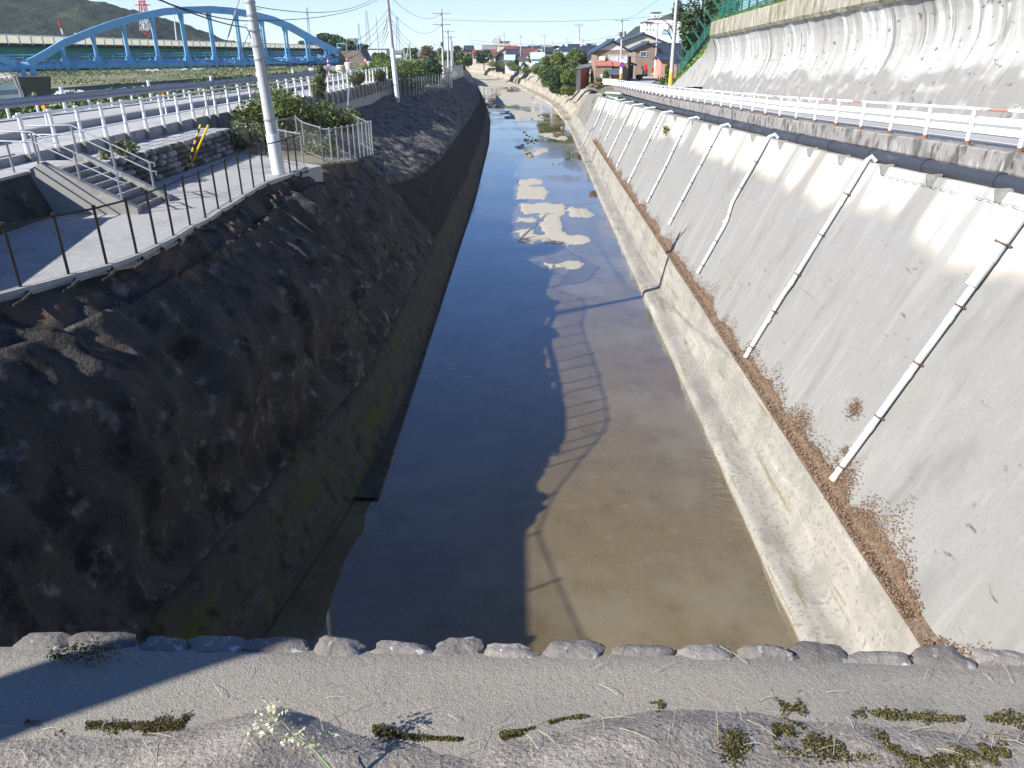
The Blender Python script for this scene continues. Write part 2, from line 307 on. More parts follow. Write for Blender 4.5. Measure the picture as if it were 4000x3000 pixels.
def floor_h(x, y):
    h = 0
    for x0, x1, y0, y1 in SLABS:
        n = noise.noise(V((x * 1.1, y * .55, 3))) * .35 + noise.noise(V((x * 3, y * 1.5, 9))) * .16
        d = min((x - x0) / .55, (x1 - x) / .55, (y - y0) / 1.1, (y1 - y) / 1.1) + n * 2.4 + .35 * noise.noise(V((x * 6, y * 3, 2)))
        h = max(h, smooth(-.35, .35, d))
    for x0, x1, y0, y1, k in BARS:
        n = fbm(V((x * .5, y * .22, 5)), 4)
        d = min((x - x0) / 1.4, (x1 - x) / 1.4, (y - y0) / 3, (y1 - y) / 3) + n * 1.6
        h = max(h, smooth(-.1, 1.1, d) * k)
    return h
def floor_pt():
    ys = stations(-4, 420, .16, 1.1); nu = 60
    b = MB(); att = []
    def fn(i, j):
        y = ys[i]; x0, x1 = xl(y) - 2.9, xr(y) + 1.2; x = lerp(x0, x1, j / (nu - 1))
        h = floor_h(x, y); att.append(min(1, max(0, (h - .5) * 2)))
        return V((x, y, -11.06 + .085 * h + .012 * noise.noise(V((x * 2, y * 1.2, 0)))))
    b.grid(fn, len(ys), nu); b.a = att; return b
struct(floor_pt().build('canal_floor', m_floor))
b = MB(); ys = stations(-4, 420, 2, 4)
b.grid(lambda i, j: V((lerp(xr(ys[i]) + .4, xl(ys[i]) - 2.9, j), ys[i], -11)), len(ys), 2)
struct(b.build('canal_water', m_water, smooth=False))
# kerb benches along both sides
def bench(prof, side, y0, y1, m, name, rough=.03, d0=.35, d1=1.5):
    ys = stations(y0, y1, d0, d1); b = MB()
    pts = []
    for k in range(len(prof) - 1):                                   # resample the profile
        (a, za), (c, zc) = prof[k], prof[k + 1]; n = max(2, int(math.hypot(c - a, zc - za) / .16))
        pts += [(lerp(a, c, i / n), lerp(za, zc, i / n)) for i in range(n)]
    pts.append(prof[-1])
    def fn(i, j):
        y = ys[i]; o, z = pts[j]; n = fbm(V((o * 1.5, y * .7, z * 1.5 + side * 9)), 4) * rough
        x = (xr(y) + o) if side > 0 else (xl(y) - o)
        return V((x + n, y, z + n * .7))
    b.grid(fn, len(ys), len(pts)); mx_z = max(z for o, z in pts)
    b.a = [max(0.0, min(1.0, 1 - (mx_z - pts[k % len(pts)][1]) / .35 + .5 * noise.noise(b.v[k] * .9))) for k in range(len(b.v))]
    return struct(b.build(name, m))
bench([(0.0, -11.3), (.04, -10.86), (.12, -10.80), (.78, -10.76), (.86, -10.72), (1.22, -9.28), (1.30, -9.2), (2.0, -9.1)], 1, -4, 122.5, m_curb, 'canal_kerb')
bench([(0.0, -11.3), (.3, -10.8), (2.0, -10.75), (2.6, -9.3), (3.0, -9.2), (3.4, -9.15), (5.2, -7.3), (6.5, -7.0)], 1, 121.5, 420, m_bankr, 'far_canal_bank', .35, 1, 1.5)
def left_kerb():
    ys = stations(-4, 300, .3, 1.5); b = MB()
    def fn(i, j):
        y = ys[i]; w = interp(y, [(10, 2.7), (21, .95), (60, .7), (300, .7)]); inn = interp(y, [(8, 2.0), (11, 1.55), (15.7, .75), (22, .2), (30, .12), (300, .1)])
        pr = [(inn, -11.3), (inn + .02, -10.84), (inn + .1, -10.8), (w - .12, -9.3), (w, -9.22), (w + .8, -9.15)]
        k = j / 4; a = min(int(k), 4); f = k - a; o = lerp(pr[a][0], pr[a + 1][0], f); z = lerp(pr[a][1], pr[a + 1][1], f)
        n = fbm(V((o * 1.5, y * .6, z)), 4) * .03
        return V((xl(y) - o + n, y, z + n))
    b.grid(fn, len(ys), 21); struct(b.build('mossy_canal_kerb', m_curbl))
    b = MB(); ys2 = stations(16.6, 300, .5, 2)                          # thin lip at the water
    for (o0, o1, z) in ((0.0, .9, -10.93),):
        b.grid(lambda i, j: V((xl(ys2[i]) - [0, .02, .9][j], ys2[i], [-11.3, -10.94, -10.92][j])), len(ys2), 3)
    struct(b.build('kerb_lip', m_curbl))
left_kerb()
# ================================================================ LEFT BANK (shotcrete near, soil far)
EDGE = [(-4, -9.9), (5.3, -9.9), (7.3, -10.3), (9, -10.75), (10.6, -10.25), (12.8, -9.25), (14, -8.75), (15.2, -8.45), (17, -8.35), (20, -8.8), (24, -8.9), (27, -8.45), (30, -8.2), (33.6, -7.6), (36, -8.9), (42, -10.8), (57, -13.6), (66, -14), (73, -13.2), (81, -11.2), (90, -9.4), (110, -10.9), (132, -11.8), (150, -14), (210, -20), (264, -26), (303, -32), (344, -43), (380, -55)]
EDGEZ = [(-4, -4.1), (28, -4.12), (33, -4.4), (38, -4.3), (57, -4.1), (400, -4.1)]
BRK = [(-4, -8.5), (6.4, -8.6), (8.3, -9.0), (9.9, -9.1), (10.5, -8.85), (11.7, -8.35), (12.9, -8.05), (14.2, -7.78), (16.2, -7.65), (21.8, -7.65), (23.3, -7.95), (27, -7.9), (33.6, -7.25), (38, -7.4), (45, -6.8), (55, -6.5), (90, -6.9), (120, -7.7), (150, -10.2), (210, -15.8), (264, -21.5), (303, -27), (344, -36.5), (380, -47)]
BRKZ = [(-4, -4.45), (27, -4.55), (31, -5.0), (38, -6.0), (45, -6.8), (55, -7.1), (120, -7.1), (150, -6.4), (400, -6)]
CRB = lambda y: xl(y) - interp(y, [(10, 2.7), (21, .95), (60, .7), (300, .7)]) - .02
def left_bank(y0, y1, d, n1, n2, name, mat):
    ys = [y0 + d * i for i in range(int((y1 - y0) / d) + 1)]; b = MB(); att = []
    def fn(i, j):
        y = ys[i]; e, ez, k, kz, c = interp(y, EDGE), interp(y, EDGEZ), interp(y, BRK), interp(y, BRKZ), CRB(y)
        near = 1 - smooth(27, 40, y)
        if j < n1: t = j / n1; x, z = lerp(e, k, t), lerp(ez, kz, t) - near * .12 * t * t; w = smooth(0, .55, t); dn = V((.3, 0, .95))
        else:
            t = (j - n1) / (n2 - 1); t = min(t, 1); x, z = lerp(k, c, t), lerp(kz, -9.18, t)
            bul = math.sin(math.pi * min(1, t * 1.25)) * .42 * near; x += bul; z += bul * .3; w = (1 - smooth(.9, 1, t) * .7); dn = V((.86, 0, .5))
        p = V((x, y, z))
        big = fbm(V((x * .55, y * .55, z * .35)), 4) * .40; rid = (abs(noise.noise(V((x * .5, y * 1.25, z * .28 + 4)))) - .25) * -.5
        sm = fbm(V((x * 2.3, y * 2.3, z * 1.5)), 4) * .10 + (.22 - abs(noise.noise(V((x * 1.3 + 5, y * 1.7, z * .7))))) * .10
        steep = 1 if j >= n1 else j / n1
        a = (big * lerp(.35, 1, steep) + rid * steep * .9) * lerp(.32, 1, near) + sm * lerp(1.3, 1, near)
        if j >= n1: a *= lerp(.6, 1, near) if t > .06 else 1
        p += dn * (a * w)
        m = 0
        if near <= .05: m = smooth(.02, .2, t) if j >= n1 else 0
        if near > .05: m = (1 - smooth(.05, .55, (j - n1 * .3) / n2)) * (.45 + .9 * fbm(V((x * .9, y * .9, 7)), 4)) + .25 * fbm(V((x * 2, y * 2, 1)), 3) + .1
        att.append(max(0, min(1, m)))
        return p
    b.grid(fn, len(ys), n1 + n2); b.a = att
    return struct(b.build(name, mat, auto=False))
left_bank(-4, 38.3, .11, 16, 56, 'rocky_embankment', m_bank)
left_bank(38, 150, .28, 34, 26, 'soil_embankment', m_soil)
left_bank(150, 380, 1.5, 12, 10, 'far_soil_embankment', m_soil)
# ================================================================ GROUND, HILLS
RBANK = lambda y: xr(y) + 6.3
def road_z(y): return interp(y, [(-10, -1.6), (16, -1.99), (33, -2.66), (60, -3.5), (94, -4.34), (135, -5.25), (250, -6.4), (400, -6.9)])
def ground():
    b = MB(); ys = [88, 100, 112, 124, 136, 160, 190, 220, 250, 290, 330, 370, 420, 520, 700, 1100, 1900]
    def gz(x, y): return lerp(road_z(y) - .06, -7, smooth(0, 1, (y - 150) / 200)) if y > 100 else road_z(y) - .06
    xs = [0, .15, 1, 3, 8, 20, 60, 200, 700, 1500]
    b.grid(lambda i, j: V(((RBANK(ys[i]) if ys[i] < 420 else RBANK(420)) + xs[j], ys[i], lerp(-6.95, gz(0, ys[i]), min(1, xs[j] / 3)) if ys[i] > 112 else gz(0, ys[i]) - (1.3 if xs[j] < .2 else 0))), len(ys), len(xs))
    ys2 = [-60, -20, 0, 5.3, 7.3, 9, 10.6, 12.8, 14, 15.2, 17, 20, 24, 27, 30, 31, 33.6, 36, 42, 57, 66, 73, 81, 90, 110, 132, 150, 190, 230, 264, 303, 344, 380, 420, 700, 1900]
    def fl(i, j):
        y = ys2[i]; e = interp(y, EDGE) + .06
        base = [0, 2.5, 8, 12, 17, 20, 24, 40, 150, 700, 1500][j]; x = e - base
        rise = smooth(95, 150, y)
        if y <= 31 : zz = [-4.16, -4.16, -4.2, -4.2, -4.2, -4.3, -7.2, -7.2, -7.2, -7.2, -7.2][j]
        else: zz = [-4.16, -4.12, -3.6, -3.3, -3.3, -3.4, -6.6, -7.2, -7.2, -7.2, -7.2][j]
        if y > 100 and j >= 3: zz = lerp(zz, [0, 0, 0, -3.4, -3.5, -3.8, -4.5, -6.5, -7, -7, -7][j], rise)
        if y >= 420: zz = -7
        if j == 0: zz = min(zz, interp(y, EDGEZ) - .03)
        return V((x, y, zz))
    b.grid(lambda i, j: fl(i, j - 1) if j else fl(i, 0) + V((.02, 0, -2.2)), len(ys2), 12)
    # fill between the end of the ledge and the lane
    yf = [84, 88, 92, 96, 98, 102, 108, 114, 120, 128]
    b.grid(lambda i, j: V((lerp(wall_face(yf[i], WTOP(yf[i])) + .15 if yf[i] < 98 else xr(yf[i]) + 3.4, 17.5, j), yf[i], road_z(yf[i]) - (.75 if yf[i] < 98 else .9) + .6 * j * (yf[i] > 98))), len(yf), 2)
    # behind the bend everything is flat ground
    ye = [421, 700, 1900]
    b.grid(lambda i, j: V((lerp(-62, RBANK(420) + .2, j), ye[i], -7.0)), len(ye), 2)
    return struct(b.build('ground', m_ground, smooth=False))
def hill(name, pts, Y, depth, seed, base=-8, amp=1.0, step=4.0):
    """ridge given as photo pixels of its skyline; the slope falls towards the camera"""
    cr = [at_y(px, py, Y) for px, py in pts]; tab = [(p.x, p.z) for p in cr]; x0, x1 = tab[0][0], tab[-1][0]
    nx = int((x1 - x0) / step); nv = int(depth / step * 1.3); b = MB()
    def fn(i, j):
        x = lerp(x0, x1, i / (nx - 1)); t = j / (nv - 1); h = interp(x, tab) - base
        e = 1 - abs(t - .62) / .62 if t < .62 else 1 - (t - .62) / .38 * .6
        z = base + h * (max(0, e) ** .8)
        y = Y - depth * .62 + depth * t
        n = fbm(V((x * .012 + seed, y * .012, 1)), 4) * h * .16 * (1 if t < .55 else .25)
        tr = (noise.noise(V((x * .16, y * .16, seed))) + .6 * noise.noise(V((x * .35, y * .35, seed + 3)))) * 2.6 * amp
        return V((x, y, z + (n + tr) * smooth(0, .12, e)))
    b.grid(fn, nx, nv); return struct(b.build(name, m_hill))
hill('hill', [(-420, -260), (-200, -150), (0, -90), (170, -50), (260, -18), (330, -2), (375, 16), (415, 12), (470, 33), (540, 50), (600, 62), (660, 80), (710, 112), (770, 140), (840, 158), (900, 185)], 520, 260, 3)
hill('hill', [(2395, 175), (2425, 158), (2460, 130), (2500, 98), (2560, 70), (2640, 50), (2750, 40), (2900, 60)], 900, 500, 11, step=9, amp=1.6)
# river plain and river on the left
b = MB(); b.grid(lambda i, j: V((lerp(-36, -420, j / 40), lerp(30, 420, i / 60), -7.02 + .35 * fbm(V((i * .35, j * .35, 2)), 3))), 61, 41)
struct(b.build('river_plain', m_field))
m_riverw = M('river_water', (.20, .30, .34), [], .12, spec=.6, bump=(2, .15, .02))
riv = [at_z(*p, -6.55) for p in [(-500, 470), (95, 440), (70, 345), (50, 318), (-500, 300)]]
b = MB(); b.add(riv, [(0, 1, 2, 3, 4)]); struct(b.build('river', m_riverw, smooth=False))
def blob_sheet(pts, z, m, name, seed, n=40):
    c = sum((V((p[0], p[1], 0)) for p in pts), V()) / len(pts); b = MB(); k = len(pts)
    ring = []
    for i in range(n):
        f = i / n * k; a = int(f); t = f - a; p, q_ = pts[a % k], pts[(a + 1) % k]
        v = V((lerp(p[0], q_[0], t), lerp(p[1], q_[1], t), 0)); d = v - c
        ring.append(c + d * (1 + .12 * noise.noise(V((i * .6, seed, 0)))))
    vs = []
    for r in (1, .85, .6, .3):
        vs += [V((c.x + (p.x - c.x) * r, c.y + (p.y - c.y) * r, z + (.0 if r == 1 else .25 + .15 * noise.noise(p * .3 * r)))) for p in ring]
    fs = [(r * n + i, r * n + (i + 1) % n, (r + 1) * n + (i + 1) % n, (r + 1) * n + i) for r in range(3) for i in range(n)] + [tuple(range(3 * n, 4 * n))]
    b.add(vs, fs); return struct(b.build(name, m))
for s, pp in enumerate([[(215, 380), (360, 385), (330, 352), (250, 345), (215, 350)], [(-60, 303), (45, 305), (75, 300), (40, 288), (-60, 285)], [(560, 278), (640, 276), (650, 268), (570, 268)], [(700, 272), (790, 272), (800, 264), (720, 264)]]):
    blob_sheet([tuple(at_z(*p, -6.6)[:2]) for p in pp], -6.75, m_gravel, 'gravel_bar', s)
# ================================================================ LEFT ROAD, TERRACE, PATH
Z_RD, Z_WK, Z_TER, Z_PL = -2.52, -2.75, -3.02, -4.05
WR = [(-12, -14.2), (33.5, -14.2), (37, -14.0), (45, -13.65), (55, -13.35), (80, -13.3), (95, -14.2)]            # X of the white railing
GR = [(-12, -20.6), (25, -20.4), (45, -18.9), (60, -17.9), (70, -17.6)]                                            # X of the grey guard rail
wx = lambda y: interp(y, WR); gx = lambda y: interp(y, GR)
KX = lambda y: interp(y, [(-12, -16.8), (40, -16.7), (58, -16.0), (75, -15.6), (80, -15.4)])
ys = [-12 + 3 * i for i in range(31)]
def solid_strip(ys, fa, fb, zt, zb, m, name, st=True):
    b = MB(); n = len(ys)
    vs = []
    for y in ys: vs += [V((fa(y), y, zb)), V((fa(y), y, zt)), V((fb(y), y, zt)), V((fb(y), y, zb))]
    fs = [(i * 4 + k, i * 4 + k + 1, i * 4 + 5 + k, i * 4 + 4 + k) for i in range(n - 1) for k in range(3)] + [(0, 3, 2, 1), (n * 4 - 4, n * 4 - 3, n * 4 - 2, n * 4 - 1)]
    b.add(vs, fs); o = b.build(name, m, smooth=False); return struct(o) if st else o
solid_strip(ys, wx, lambda y: KX(y) - .05, Z_WK, -4.6, m_path, 'raised_walkway')
solid_strip(ys, lambda y: KX(y), lambda y: interp(y, GR + [(95, -21)]) - .5, Z_RD, -5.2, m_road, 'riverside_road')
far_road = [(-13.4, 77.9), (-14.8, 100), (-18, 112), (-20.5, 117), (-30, 117), (-30, 108), (-25.5, 98), (-21, 86), (-19, 77.9)]
b = MB(); b.prism([V((x, y, -2.9)) for x, y in far_road], (0, 0, .36)); struct(b.build('riverside_road', m_road, smooth=False))
struct(MB().prism([V((x, y, -6)) for x, y in [(-7.75, 28.4), (-12.3, 32.2), (-12.5, 19.6), (-12.6, -10), (-9.95, -10), (-9.95, 5.3), (-10.35, 7.3), (-10.8, 9), (-10.3, 10.6), (-9.15, 12.8), (-8.65, 14), (-8.3, 15.2), (-8.2, 17), (-8.6, 20), (-8.75, 24), (-8.35, 27)]], (0, 0, 6 + Z_PL)).build('path', m_path, smooth=False))
# terrace: dark sloping front wall, top slab
b = MB(); b.hexa([V((-12.5, -10, -4.3)), V((-12.5, 19.55, -4.3)), V((-14.19, 19.55, -4.3)), V((-14.19, -10, -4.3))],
                 [V((-13.0, -10, Z_TER)), V((-13.0, 19.55, Z_TER)), V((-14.19, 19.55, Z_TER)), V((-14.19, -10, Z_TER))])
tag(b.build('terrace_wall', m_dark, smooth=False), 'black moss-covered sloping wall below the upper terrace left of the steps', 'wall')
b = MB(); b.box((-13.62, 4.8, Z_TER + .04), (1.2, 29.6, .07)); b.box((-13.42, 20.6, Z_TER + .02), (1.5, 1.96, .1)); b.box((-13.35, 27.0, -3.14), (1.66, 10.8, .08))
struct(b.build('terrace', m_path, smooth=False))
b = MB(); b.box((-13.4, 27, -3.7), (1.5, 10.7, 1.0)); b.box((-13.2, 20.6, -3.6), (1.1, 1.9, 1.1)); struct(b.build('terrace_fill', m_conc, smooth=False))
# ---------------------------------------------------------------- right road
ys = [-12 + 4 * i for i in range(28)]
b = MB(); b.grid(lambda i, j: V((lerp(10.55, 16.9, j / 3), ys[i], road_z(ys[i]) - .03 + .0 * j)), len(ys), 4)
struct(b.build('roadside_road', m_road, smooth=False))
yr = [95, 105, 115, 125, 135, 150, 165, 180, 200]
rc = lambda y: interp(y, [(95, 13.6), (115, 14.6), (135, 18.6), (165, 24), (200, 28)])
b = MB(); b.grid(lambda i, j: V((rc(yr[i]) + (j - .5) * interp(yr[i], [(95, 6.6), (135, 5), (200, 4.5)]), yr[i], road_z(yr[i]) + .02)), len(yr), 2)
struct(b.build('roadside_road', m_road, smooth=False))
b = MB()
for o in (.9, 5.8):
    b.grid(lambda i, j: V((10.55 + o + j * .13, ys[i], road_z(ys[i]) - .02)), len(ys), 2)
struct(b.build('road_line', m_white, smooth=False))
# ================================================================ RIGHT RETAINING WALL, LEDGE, CONDUIT, DRAINPIPES
WTOP = lambda y: interp(y, [(-6, -1.9), (14.4, -2.62), (22, -2.98), (30, -3.27), (45, -3.82), (62, -4.45), (83, -5.1), (98, -5.6)])
SL = 2.3                                                             # rise per metre of the wall face (66.5 degrees)
BX = lambda y: interp(y, [(-6, 6.86), (30, 6.95), (98, 7.0)])
def wall_face(y, z): return BX(y) + (z + 9.05) / SL
def right_wall():
    ys = [-6 + .2 * i for i in range(521)]; b = MB(); att = []; n = 42
    def fn(i, j):
        y = ys[i]; zt = WTOP(y)
        if j >= n: return V((wall_face(y, zt) + .5 * (j - n + 1), y, zt - .02)), (y, 0, 9)
        t = j / (n - 1); z = lerp(-9.1, zt, t); x = wall_face(y, z)
        d = fbm(V((y * .35, z * .5, 2)), 4) * .045 * smooth(0, .08, t) * (1 - smooth(.9, 1, t))
        top = (zt - z); w = 1.25 + .5 * noise.noise(V((y * .22, 0, 0))) + .22 * noise.noise(V((y * .8, 1, 0))) + .10 * noise.noise(V((y * 2.2, z * .4, 2)))
        nm = 1 - smooth(w - .55, w + .5, top); dk = smooth(.12, .4, noise.noise(V((y * .75, z * .1, 5)))) * .8
        att.append(max(0, min(1, nm - dk * nm)))
        return V((x - d, y, z)), (y, z * 1.05, 0)
    b.grid(fn, len(ys), n + 2); att2 = []; k = 0
    for i in range(len(ys)): att2 += att[i * n:(i + 1) * n] + [0, 0]
    b.a = att2
    w = b.build('retaining_wall', m_wallr); tag(w, 'tall sloping grey retaining wall with white-stained top, right of the canal', 'wall')
    for k, y in enumerate([15.5, 18.2, 20.6, 23.4, 26, 29, 32.5, 36, 40, 44, 49, 55]):   # little anchor blocks at the top edge
        z = WTOP(y); x = wall_face(y, z); bb = MB()
        bb.hexa([V((x - .14, y - .09, z - .22)), V((x + .05, y - .09, z - .22)), V((x + .05, y + .09, z - .22)), V((x - .14, y + .09, z - .22))],
                [V((x - .22, y - .07, z + .04)), V((x + .12, y - .07, z + .06)), V((x + .12, y + .07, z + .06)), V((x - .22, y + .07, z + .04))])
        bb.build('anchor_block', m_conc, w, smooth=False)
    bb = MB()
    for k in range(15):                                              # small step irons along the top edge
        y = 13.6 + k * .42 + (.6 if k > 6 else 0); z = WTOP(y) - .22; x = wall_face(y, z) - .01
        bb.tube([(x, y - .1, z), (x - .12, y - .1, z + .04), (x - .12, y + .1, z + .04), (x, y + .1, z)], .007, 5)
    bb.build('step_irons', m_galv, w)
right_wall()
def ledge():
    ys = [-6 + 1.0 * i for i in range(102)]; b = MB()
    pr = [(.42, -.62), (.42, -.44), (.02, -.44), (0, -.40), (0, -.03), (.03, 0), (.60, 0)]
    b.grid(lambda i, j: V((10.0 + pr[j][0], ys[i], road_z(ys[i]) + pr[j][1])), len(ys), len(pr))
    o = b.build('road_ledge', m_ledge, smooth=False); return tag(o, 'long stained concrete ledge overhanging the canal under the white guard rail', 'concrete ledge')
ledge()
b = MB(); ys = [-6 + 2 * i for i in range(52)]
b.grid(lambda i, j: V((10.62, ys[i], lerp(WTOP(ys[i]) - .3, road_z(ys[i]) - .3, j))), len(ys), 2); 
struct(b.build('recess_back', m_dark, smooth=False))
r = empty('conduit_pipe', (9.9, 12, -2.6), 'thick black conduit pipe running in the shade under the ledge', 'pipe')
cz = lambda y: WTOP(y) * .38 + (road_z(y) - .44) * .62 - .03
b = MB(); yy = [4 + 3 * i for i in range(29)]; b.tube([(9.93, y, cz(y) - .02) for y in yy], .17, 12); b.build('pipe', m_black_pipe, r)
for y in [10 + 3.1 * i for i in range(24)]:
    MB().tube([(9.93, y - .08, cz(y) - .02), (9.93, y + .08, cz(y) - .02)], .205, 12).build('collar', m_black_pipe, r)
b = MB(); b.tube([(9.80, y, cz(y) - .26) for y in yy], .035, 6); b.build('thin_cable', m_galv, r)
PIPES = [((3235, 1880), 14.4, .075, 0), ((2935, 1395), 21.75, .07, 0), ((2778, 1088), 30.3, .07, 1), ((2610, 925), 38, .07, 0), (None, 45.2, .07, 2), (None, 53.6, .07, 0), (None, 61.3, .07, 0), (None, 68, .07, 0), (None, 74.5, .06, 0), (None, 81.2, .06, 0)]
ENDZ = [-8.9, -8.95, -8.6, -8.3, -8.5, -8.75, -8.8, -8.9, -8.2, -8.0]
for k, (px, y, rad, kink) in enumerate(PIPES):
    zt = WTOP(y); where = 'nearest the camera, with the thick upper length' if k == 0 else f'{ORD[k]} drainpipe from the camera along the wall'
    if kink == 1: where = 'third from the camera, kinked half way'
    r = empty('drainpipe', (wall_face(y, -9), y, -9), f'white plastic drainpipe running down the sloping wall, {where}', 'drainpipe', 'white drainpipes down the retaining wall')
    f = lambda z, dy=0, rr=rad: V((wall_face(y, z) - rr * 1.25, y + dy, z + rr * .5))
    zs = [zt - .3, ENDZ[k]]
    if kink == 1: path = [f(zt - .3, .3), f(zt - 2.3, .34), f(zt - 2.55, .3), f(zt - 3.15, -.2), f(zt - 3.4, -.24), f(ENDZ[k], -.2)]
    elif kink == 2: path = [f(zt - .3), f(zt - 1.6), f(zt - 2.2, -.14), f(ENDZ[k], -.1)]
    elif k == 1: path = [f(zt - .3), f(zt - 3.6), f(zt - 3.9, .06), f(ENDZ[k], .02)]
    else: path = [f(zt - .3), f(ENDZ[k])]
    if k == 0:
        MB().tube([f(zt - .32, 0, .11), f(zt - 1.75, 0, .11)], .115, 12).build('upper_length', m_pvc, r)
        path = [f(zt - 1.6), f(ENDZ[k])]
    MB().tube(path, rad, 10).build('lower_length' if k == 0 else 'pipe', m_pvc, r)
    e = rad if k else .105
    MB().tube([V((9.75, y + (.3 if kink == 1 else 0), cz(y) - .12)), V((9.6, y + (.3 if kink == 1 else 0), zt + .16)), f(zt - .02, .3 if kink == 1 else 0, e) + V((.03, 0, .06)), f(zt - .32, .3 if kink == 1 else 0, e) + V((.0, 0, .02))], [e * .9, e, e * 1.05, e * 1.05], 10).build('elbow', m_pvc, r)
    for t in range(5):
        z = lerp(zt - .9, ENDZ[k] + .35, t / 4); dy = 0
        if kink == 1: dy = interp(z, [(ENDZ[k], -.2), (zt - 3.4, -.24), (zt - 3.15, -.2), (zt - 2.55, .3), (zt - 2.3, .34), (zt, .3)])
        if kink == 2: dy = interp(z, [(ENDZ[k], -.1), (zt - 2.2, -.14), (zt - 1.6, 0), (zt, 0)])
        rr = (.115 if k == 0 and z > zt - 1.7 else rad); p = f(z, dy, rr); ax = V((1 / SL, 0, 1)).normalized()
        s = MB().tube([p - ax * .02, p + ax * .02], rr * 1.2, 10); s.box(p + V((rr * .9, .0, -rr * .3)), (.05, rr * 3.0, .03)); s.build('strap', m_strap, r)
        MB().tube([p - ax * .38, p - ax * .24], rr * 1.13, 10).build('socket', m_pvc, r)
r = empty('drainpipe', (8, 88, -9), 'grey-blue metal downpipe at the far end of the wall reaching out over the water', 'drainpipe')
f = lambda z, dy=0: V((wall_face(88, z) - .1, 88 + dy, z))
MB().tube([f(-5.3), f(-8.2, -.6), V((6.6, 86.6, -8.6)), V((5.9, 86.3, -10.2)), V((5.2, 85.8, -10.7)), V((4.7, 85.5, -10.7))], .09, 8).build('pipe', m_galv, r)
b = MB(); b.tube([(10.1, 88, -4.75), (9.6, 93, -4.9), (9.3, 97, -5.1)], .13, 10); tag(b.build('end_pipe', m_pvc), 'short fat pale pipe sticking out under the far end of the ledge', 'pipe')
ground()
# leaf litter strip at the foot of the wall
lw_ = lambda y: max(0, .28 + .55 * noise.noise(V((y * .45, 0, 3))) + .35 * noise.noise(V((y * 1.3, 4, 0)))) * interp(y, [(8, 1.0), (14.5, 1.1), (18, .7), (40, .6), (80, .6)])
b = MB(); yl = [6 + .12 * i for i in range(640)]
def lb(i, j):
    y = yl[i]; hgt = max(.02, lw_(y) * .8 + .25 * noise.noise(V((y * 2.2, 0, 8))) * lw_(y)); t = j / 8
    if t < .3: x = BX(y) - .3 + .3 * t / .3; z = -9.09 + .06 * (t / .3)
    else: k = (t - .3) / .7; z = -9.03 + hgt * k; x = wall_face(y, z) - .075 * (1 - k) - .004
    return V((x, y, z)) + V((-.7, 0, .5)) * (.035 * noise.noise(V((y * 6, t * 5, 1))) * (1 if t < .95 else 0))
b.grid(lb, len(yl), 9); struct(b.build('leaf_litter', M('litter_bed', (.17, .115, .075), [((.30, .215, .15), 22, .5, .62, None, 6), ((.07, .05, .035), 14, .55, .68, None, 7)], .95, (30, 1, .04)), auto=False), 'stuff')
b = MB(); rl = random.Random(3)
for _ in range(26000):
    y = 8 + 75 * rl.random() ** 1.9; w = max(0, .28 + .55 * noise.noise(V((y * .45, 0, 3))) + .35 * noise.noise(V((y * 1.3, 4, 0)))) * interp(y, [(8, 1.1), (16, 1.15), (40, .8), (80, .7)])
    if w < .05: continue
    t = rl.random(); x = BX(y) - .28 + t * (.3 + w * .8); h = max(0, (x - BX(y))) * SL * .93 * rl.random() ** .4
    b.leaf(V((min(x, wall_face(y, -9.1 + h) - .02) if x > BX(y) else x, y, -9.08 + max(h, 0) + .02 + .05 * rl.random())), .055, rl)
for (y, z, n, rr) in [(15.4, -7.55, 380, .28), (14.75, -8.3, 120, .16), (17, -8.7, 500, .45), (14.2, -8.75, 900, .6), (12.7, -8.8, 500, .5)]:
    for _ in range(n):
        dy, dz = rl.gauss(0, rr * .5), rl.gauss(0, rr * .35); b.leaf(V((wall_face(y, z + dz) - .03 - .04 * rl.random(), y + dy, z + dz)), .05, rl)
for _ in range(1500):
    y = 8 + 40 * rl.random() ** 1.6; w = lw_(y)
    if w < .08: continue
    z = -9.05 + w * .9 * rl.random(); p0_ = V((wall_face(y, z) - .05, y, z)); d_ = V((rl.gauss(-.25, .3), rl.gauss(0, .8), rl.gauss(.4, .4))).normalized() * rl.uniform(.06, .2)
    b.tube([p0_, p0_ + d_ * .6 + V((-.01, 0, .02)), p0_ + d_], [.004, .003, .002], 3, False, rl.random())
struct(b.build('leaf_litter', m_litter, smooth=False), 'stuff')
b = MB()
for _ in range(46):
    p = V((wall_face(46.5, -4.7) - .12, 49.5, -4.75)); b.leaf(p + V((rl.gauss(-.08, .1), rl.gauss(0, .18), rl.gauss(0, .16))), .22, rl)
tag(b.build('fern', m_leaf1, smooth=False), 'small green fern growing out of the sloping wall beside a drainpipe', 'plant')
